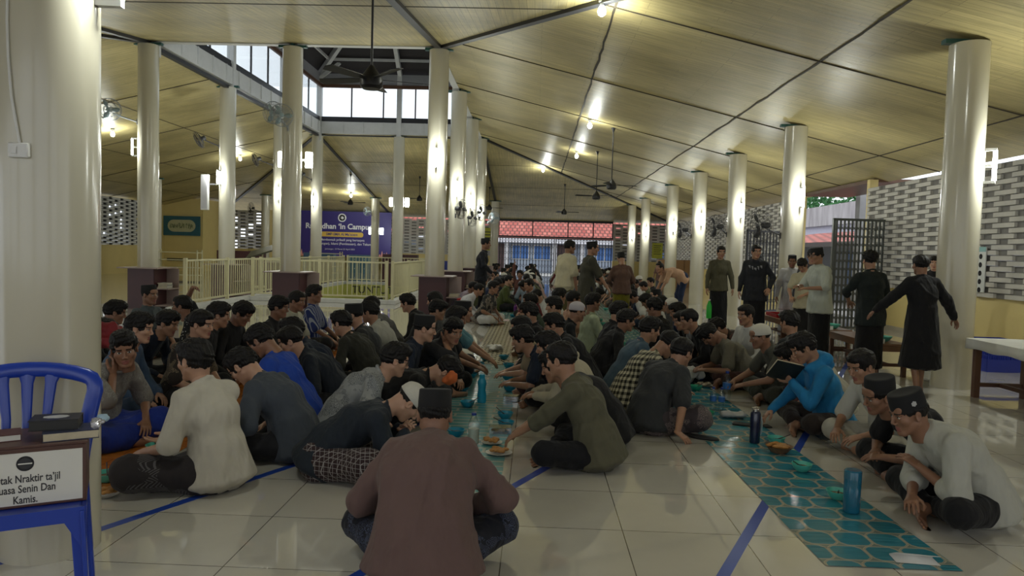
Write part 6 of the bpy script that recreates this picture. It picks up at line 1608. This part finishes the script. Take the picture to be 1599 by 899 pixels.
# wall switch and its cable on the big column
def on_col(px, py, off=.0):
    d = ray(px, py); a = d.x**2+d.y**2; cx, cy_ = -2.24, 3.3; rr_ = R+off
    B_ = -2*(d.x*cx+d.y*cy_); C_ = cx*cx+cy_*cy_-rr_*rr_; disc = max(B_*B_-4*a*C_, 0); t = (-B_-math.sqrt(disc))/(2*a); return Vector((d.x*t, d.y*t, CAMZ+d.z*t))
p = on_col(32, 235); ang = math.atan2(p.y-3.3, p.x+2.24)+PI/2
root = empty('socket', p, ang); tag(root, 'white double socket on the big near column with its cable', 'socket')
b = MB(); b.box((-.042, -.022, -.032), (.042, .004, .032)); b.build('box', M_plastic_w, root, bevel=.006); b = MB(); b.box((-.024, -.028, -.016), (-.002, -.022, .016)); b.build('rocker', M_plastic_w, root, bevel=.002)
b = MB(); b.tube([on_col(*q, .006) for q in ((12, -40), (11, 30), (13, 90), (18, 150), (27, 200), (31, 224))], .006, 6); tag(b.build('cable', M_plastic_w), 'pale cable running down the big near column to its socket', 'cable')

# ================================================================== RIGHT-HAND TABLES
M_cloth = plain('white table cloth', (.55, .55, .52), .8, bump=.15, bscale=5); M_tleg = plain('brown table leg', (.085, .035, .018), .45, noise=.3)
root = empty('long_table', (0, 0, 0)); tag(root, 'brown table with a white cloth at the right edge', 'table')
b = MB(); b.box((4.80, 5.3, .60), (5.42, 8.12, .63)); b.build('top', M_tleg, root)
for x in (4.84, 5.36):
    for y in (5.4, 8.06): b = MB(); b.box((x-.03, y-.03, 0), (x+.03, y+.03, .60)); b.build('leg', M_tleg, root)
b = MB()
b.box((4.84, 8.04, .12), (5.36, 8.08, .16)); b.box((5.08, 5.4, .12), (5.12, 8.04, .16)); b.box((4.84, 5.36, .12), (5.36, 5.44, .16)); b.build('stretcher', M_tleg, root)
F_ = MB(); nx, ny = 10, 40; vs = []; fs = []
prof_ = [(-.345, -.105), (-.34, -.05), (-.33, .0), (-.2, .004), (0, .003), (.2, .004), (.33, 0), (.34, -.05), (.345, -.105)]
for i in range(ny+1):
    y = 5.25+2.93*i/ny
    for (u, w_) in prof_: vs.append((5.11+u+(.006*math.sin(i*1.3) if abs(w_) > .04 else 0), y, .634+w_+(.008*math.sin(i*.9) if w_ < -.1 else 0)))
for i in range(ny):
    for k in range(8): a = i*9+k; fs.append((a, a+1, a+10, a+9))
base = ny*9; vs += [(x, 8.19, z-.105) for (x, _, z) in [vs[base+k] for k in range(2, 7)]]
nn = len(vs)-5
for k in range(4): fs.append((base+2+k, base+3+k, nn+k+1, nn+k))
F_.add(vs, fs, True); o = F_.build('tablecloth', M_cloth); md = o.modifiers.new('s', 'SOLIDIFY'); md.thickness = .003; tag(o, 'white cloth laid over the long table at the right edge', 'cloth')
b = MB(); b.box((5.0, 6.7, .642), (5.3, 7.25, .65)); tag(b.build('dark_cloth', BLKM, bevel=.003), 'dark folded cloth lying on the white table cloth', 'cloth')
def crate(x, y, rz, label, z=0):
    root = empty('crate', (x, y, z), rz); tag(root, label, 'crate', 'blue plastic crates behind the cloth-covered table'); w, d, h = .30, .20, .38
    b = MB(); b.box((-w, -d, 0), (w, d, .02)); b.box((-w-.015, -d-.015, h-.035), (w+.015, -d+.005, h)); b.box((-w-.015, d-.005, h-.035), (w+.015, d+.015, h)); b.box((-w-.015, -d, h-.035), (-w+.005, d, h)); b.box((w-.005, -d, h-.035), (w+.015, d, h))
    b.box((-w, -d, .02), (w, -d+.006, .17)); b.box((-w, d-.006, .02), (w, d, .17)); b.box((-w, -d, .02), (-w+.006, d, .17)); b.box((w-.006, -d, .02), (w, d, .17)); b.build('body', M_blue, root)
    b = MB()
    for i in range(19):
        x_ = -w+.016+i*(2*w-.03)/18
        for s in (-1, 1): b.box((x_-.006, s*d-.004, .17), (x_+.006, s*d+.002, h-.03))
    for i in range(12):
        y_ = -d+.02+i*(2*d-.04)/11
        for s in (-1, 1): b.box((s*w-.004, y_-.006, .17), (s*w+.002, y_+.006, h-.03))
    for z_ in (.22, .28): 
        for s in (-1, 1): b.box((-w, s*d-.003, z_), (w, s*d+.001, z_+.01)); b.box((s*w-.003, -d, z_), (s*w+.001, d, z_+.01))
    b.build('lattice', M_blue, root)
crate(6.42, 10.2, .05, 'blue lattice crate behind the table, left one'); crate(7.1, 10.15, -.04, 'blue lattice crate behind the table, right one against the wall'); crate(6.6, 10.75, .02, 'blue lattice crate in the second row behind the left one')
def bench(y0, y1, label, x0=4.3, x1=4.72, h=.42):
    root = empty('low_bench', (0, 0, 0)); tag(root, label, 'bench', 'low brown serving benches')
    b = MB(); b.box((x0, y0, h-.03), (x1, y1, h)); b.box((x0+.02, y0+.02, h-.10), (x1-.02, y1-.02, h-.03)); b.build('top', plain('brown bench wood', (.16, .075, .035), .35, noise=.25), root, bevel=.004)
    for x in (x0+.04, x1-.04):
        for y in (y0+.05, y1-.05): b = MB(); b.box((x-.025, y-.025, 0), (x+.025, y+.025, h-.1)); b.build('leg', M_tleg, root)
    b = MB(); b.box((x0+.03, y0+.04, .13), (x1-.03, y0+.06, .17)); b.box((x0+.03, y1-.06, .13), (x1-.03, y1-.04, .17)); b.box(((x0+x1)/2-.012, y0+.06, .135), ((x0+x1)/2+.012, y1-.06, .165)); b.build('stretcher', M_tleg, root)
bench(9.25, 10.75, 'nearest low brown bench with a mint basin, behind the men in black'); bench(10.9, 12.3, 'second low brown bench with a mint basin'); bench(12.45, 13.7, 'third low brown bench with a red tray', 4.2, 4.62)
for y, lb in ((9.55, 'nearest'), (10.9+.25, 'second'), (12.7, 'third')):
    bowl(0, 0, M_mint, 'mint basin of cups on the %s low bench' % lb, 'mint basins on the low benches', r=.13, h=.07, z=.42, mtx=(4.5 if y < 12 else 4.35, y, 0), spoon=False)
    b = MB(); b.box((-.05, -.004, 0), (.05, .004, .055)); o = b.build('price_tag', M_paper, None, (4.38 if y < 12 else 4.28, y-.27, .42), .3); tag(o, 'small white paper tag standing on the %s low bench' % lb, 'tag')
root = empty('tray', (4.42, 13.15, .42)); tag(root, 'red plastic tray on the third low bench', 'tray'); b = MB(); b.box((-.17, -.3, 0), (.17, .3, .012)); b.build('base', M_red, root)
b = MB()
for s in (-1, 1): b.box((s*.17-.008, -.3, .0), (s*.17+.008, .3, .06)); b.box((-.17, s*.3-.008, 0), (.17, s*.3+.008, .06))
b.build('rim', M_red, root)
# sign on the screen wall
root = empty('wall_sign', (WX-.125, 12.5, 1.36), -PI/2); tag(root, 'narrow white sign of round symbols on the right screen wall', 'sign')
b = MB(); b.box((-.13, -.008, -.38), (.13, .008, .38)); b.build('board', plain('white sign', (.6, .62, .6), .5), root)
b = MB(); b.box((-.13, -.0095, .30), (.13, -.008, .38)); b.build('header', plain('pale teal print', (.2, .4, .4), .5), root)
for i in range(5):
    z = .22-.14*i; b = MB(); b.lathe([(.045, 0), (.045, .002), (.036, .002), (.036, 0)], 18, mtx=Matrix.Translation((0, -.0085, z)) @ Matrix.Rotation(PI/2, 4, 'X')); b.box((-.015, -.0102, z-.02), (.012, -.0085, z+.015)); b.build('symbol', M_ink, root)
def poster(x, y, z, rz, w, h, m, label):
    root = empty('poster', (x, y, z), rz); tag(root, label, 'poster'); b = MB(); b.box((-w/2, -.01, -h/2), (w/2, .01, h/2)); b.build('sheet', m, root); b = MB()
    for i in range(5): b.box((-w*.35, -.012, h*(.3-.13*i)), (w*(.35-.08*(i % 2)), -.010, h*(.34-.13*i)))
    b.build('print_lines', M_ink, root)
M_yp = plain('yellow poster', (.5, .5, .05), .5)
poster(WX-.13, 27.2, 1.9, -PI/2, 1.0, 1.4, M_yp, 'yellow poster on the far right screen wall'); poster(7.0, BY-.13, 1.7, 0, .6, .9, M_yp, 'yellow green poster on the rear screen wall'); poster(-6.4+3.6, BY-.13, 2.1, 0, .9, 1.3, M_yp, 'yellow green poster on the rear wall right of the banner')

# ================================================================== FANS
M_fang = plain('pale blue fan blade', (.32, .42, .45), .3); M_wire = plain('fan wire', (.28, .30, .31), .35); M_wired = plain('dark fan wire', (.05, .05, .055), .4)
def wall_fan(px, py, Y, yaw, pitch, col_x, col_y, label, light=True, r=.23):
    p = PY(px, py, Y); root = empty('wall_fan', p); root.rotation_euler = (math.radians(pitch), 0, math.radians(yaw)); tag(root, label, 'fan', 'wall fans on the columns')
    wm = M_wire if light else M_wired       # fan faces local -Y
    b = MB()
    for rad, y in ((r, -.03), (r*.98, -.065), (r*.7, -.09), (r*.4, -.105), (r*.98, .01), (r*.6, .04)): b.tube([(rad*math.cos(a), y, rad*math.sin(a)) for a in [2*PI*i/24 for i in range(25)]], .004, 4)
    for i in range(28):
        a = 2*PI*i/28; c_, s_ = math.cos(a), math.sin(a); b.tube([(.03*c_, -.11, .03*s_), (r*.6*c_, -.095, r*.6*s_), (r*c_, -.03, r*s_), (r*.6*c_, .04, r*.6*s_), (.05*c_, .05, .05*s_)], .0022, 4, False)
    b.build('cage', wm, root)
    b = MB(); b.lathe([(.001, .0), (.04, .0), (.045, .02), (.02, .03)], 16, mtx=Matrix.Translation((0, -.09, 0)) @ Matrix.Rotation(PI/2, 4, 'X')); b.build('badge', M_fang if light else M_wired, root)
    for i in range(3):
        b = MB(); a0 = i*2*PI/3; vs = []; fs = []
        for j in range(7):
            q = .03+(r*.9-.03)*j/6; w_ = .18+.55*math.sin(PI*min(j/6*.85+.1, 1))
            for k in (-1, 0, 1): aa = a0+k*w_*.5*(1-.35*j/6)*1.3; vs.append((q*math.cos(aa), -.035+k*.018, q*math.sin(aa)))
        for j in range(6):
            for k in (0, 1): a_ = j*3+k; fs.append((a_, a_+1, a_+4, a_+3))
        b.add(vs, fs, True); o = b.build('blade', M_fang if light else M_wired, root); md = o.modifiers.new('s', 'SOLIDIFY'); md.thickness = .003
    b = MB(); b.lathe([(.001, 0), (.05, 0), (.06, .03), (.055, .12), (.001, .14)], 16, mtx=Matrix.Translation((0, .03, 0)) @ Matrix.Rotation(-PI/2, 4, 'X')); b.build('motor', M_white if light else M_wired, root)
    c = Vector((col_x, col_y, 0)); inv = root.matrix_basis.inverted() if False else (Matrix.Translation(p) @ Euler(root.rotation_euler).to_matrix().to_4x4()).inverted()
    back = Matrix.Translation(p) @ Euler(root.rotation_euler).to_matrix().to_4x4() @ Vector((0, .15, 0)); d = Vector((back.x-col_x, back.y-col_y, 0)); d = d.normalized() if d.length > 0 else Vector((1, 0, 0)); ft = Vector((col_x, col_y, back.z-.2))+d*(R+.0)
    b = MB(); b.tube([inv @ v for v in (back, back+Vector((0, 0, -.08)), (back+ft)/2+Vector((0, 0, -.04)), ft)], .016, 8); f2 = inv @ ft; b.tube([inv @ (ft+Vector((0, 0, -.06))), inv @ (ft+Vector((0, 0, .06)))], .02, 8); b.build('bracket', wm, root)
    return root
wall_fan(172, 171, 15.1, 8, 8, IX0, IY0, 'pale wall fan left of the front left column, facing the camera')
wall_fan(312, 218, 19.3, -60, 30, IX0, 19.65, 'grey wall fan tilted down on the second left column', False)
wall_fan(428, 176, 15.15, -14, 5, mx_, IY0, 'pale wall fan on the front middle column, left of its twin'); wall_fan(440, 180, 14.95, 18, 5, mx_, IY0, 'pale wall fan on the front middle column, right of its twin')
wall_fan(400, 249, 23.4, -70, 20, IX0, 23.7, 'dark wall fan on the third left column', False); wall_fan(470, 272, 27.3, -50, 10, IX0, IY1, 'dark wall fan on the rear left column', False)
wall_fan(719, 326, 19.4, 62, 6, IX1, 19.65, 'grey wall fan on the second column right of the light well', False, .26); wall_fan(737, 340, 23.3, 60, 6, IX1, 23.7, 'grey wall fan on the third column right of the light well', False, .27)
wall_fan(751, 332, 27.0, 60, 6, IX1, IY1, 'grey wall fan on the rear column right of the light well', False, .3); wall_fan(771, 340, 27.6, 30, 6, IX1+.1, IY1, 'pale wall fan beside the rear column right of the light well', True)
wall_fan(1189, 352, 14.2, -62, 8, 4.93, 14.3, 'grey wall fan on the second right-hand column', False, .3); wall_fan(1120, 354, 18.2, -62, 8, 4.93, 18.3, 'grey wall fan on the third right-hand column', False, .3); wall_fan(1066, 359, 22.3, -55, 8, 4.93, 22.4, 'grey wall fan on the fourth right-hand column', False, .3)
wall_fan(574, 330, 37.6, -20, 5, -8.4, 38, 'white wall fan on the far column before the banner'); wall_fan(393, 325, 37.6, -40, 5, -14.2, 38, 'grey wall fan on the far left column', False, .3)
def ceiling_fan(px, ytop, yhub, d, label, ang=0, r=.7, cast=M_black, nb=3):
    p = PY(px, yhub, d); zc = ceil_z(p.x, p.y) if not (IX0 < p.x < IX1 and IY0 < p.y < IY1) else 7.6
    root = empty('ceiling_fan', (p.x, p.y, p.z), ang); tag(root, label, 'fan', 'ceiling fans on long rods')
    H = zc-p.z; b = MB(); b.tube([(0, 0, .1), (0, 0, H)], .014, 10); b.build('rod', cast, root); b = MB(); b.lathe([(.015, H-.12), (.05, H-.02), (.06, H), (.001, H)], 16); b.build('canopy', cast, root)
    b = MB(); b.lathe([(.02, .16), (.045, .13), (.11, .04), (.13, .0), (.13, -.08), (.10, -.11), (.001, -.12)], 24); b.build('motor', cast, root)
    for i in range(nb):
        a = 2*PI*i/nb; mt = Matrix.Rotation(a, 4, 'Z') @ Matrix.Rotation(math.radians(12), 4, 'X'); b = MB(); b.prism([mt @ Vector(v) for v in ((.12, -.025, 0), (.2, -.06, 0), (r*.95, -.075, 0), (r, 0, 0), (r*.95, .075, 0), (.2, .05, 0), (.12, .025, 0))], mt.to_3x3() @ Vector((0, 0, .008))); b.build('blade', cast, root)
ceiling_fan(580, 0, 124, 8.5, 'big dark ceiling fan hanging nearest, before the light well', .35, .68, M_black, 5)
for px, y0, y1, d, lb, a in ((955, 205, 289, 19.3, 'under the right-hand slope, front one of two', .2), (931, 240, 306, 23.8, 'under the right-hand slope, rear one of two', 1.2), (881, 288, 331, 34.3, 'far off before the rear gate', 0), (547, 272, 316, 33.5, 'far off before the purple banner', .1), (655, 277, 310, 33.6, 'far off right of the banner', .9), (764, 290, 324, 35.2, 'far off beside the far column left of the gate', .4)):
    ceiling_fan(px, y0, y1, d, 'dark ceiling fan '+lb, a)
root = empty('column_speaker', PY(320, 300, 19.3)); tag(root, 'tall slim white loudspeaker on the second left column', 'speaker'); b = MB(); b.box((-.095, -.06, -.47), (.095, .06, .47)); b.build('body', M_plastic_w, root, bevel=.01)
b = MB(); b.box((-.08, -.066, -.44), (.08, -.06, .44)); b.build('grille', plain('light grille', (.5, .5, .52), .6), root); b = MB(); b.box((.06, .04, .2), (.25, .1, .24)); b.build('bracket', M_black, root)
p = PY(410, 393, 24.5); root = empty('slanted_board', (p.x, p.y, 0)); tag(root, 'dark slanted board on a stand behind the left railing', 'board'); b = MB(); o = b.box((-.5, -.35, 0), (.5, .35, .05)).build('board', plain('dark olive board', (.06, .06, .04), .3), root); o.location = (0, 0, p.z); o.rotation_euler = (.35, -.32, 0)
b = MB(); b.tube([(0, 0, 0), (0, 0, p.z)], .03, 8); b.lathe([(.25, 0), (.25, .03), (.001, .03)], 16); b.build('stand', M_rail, root)
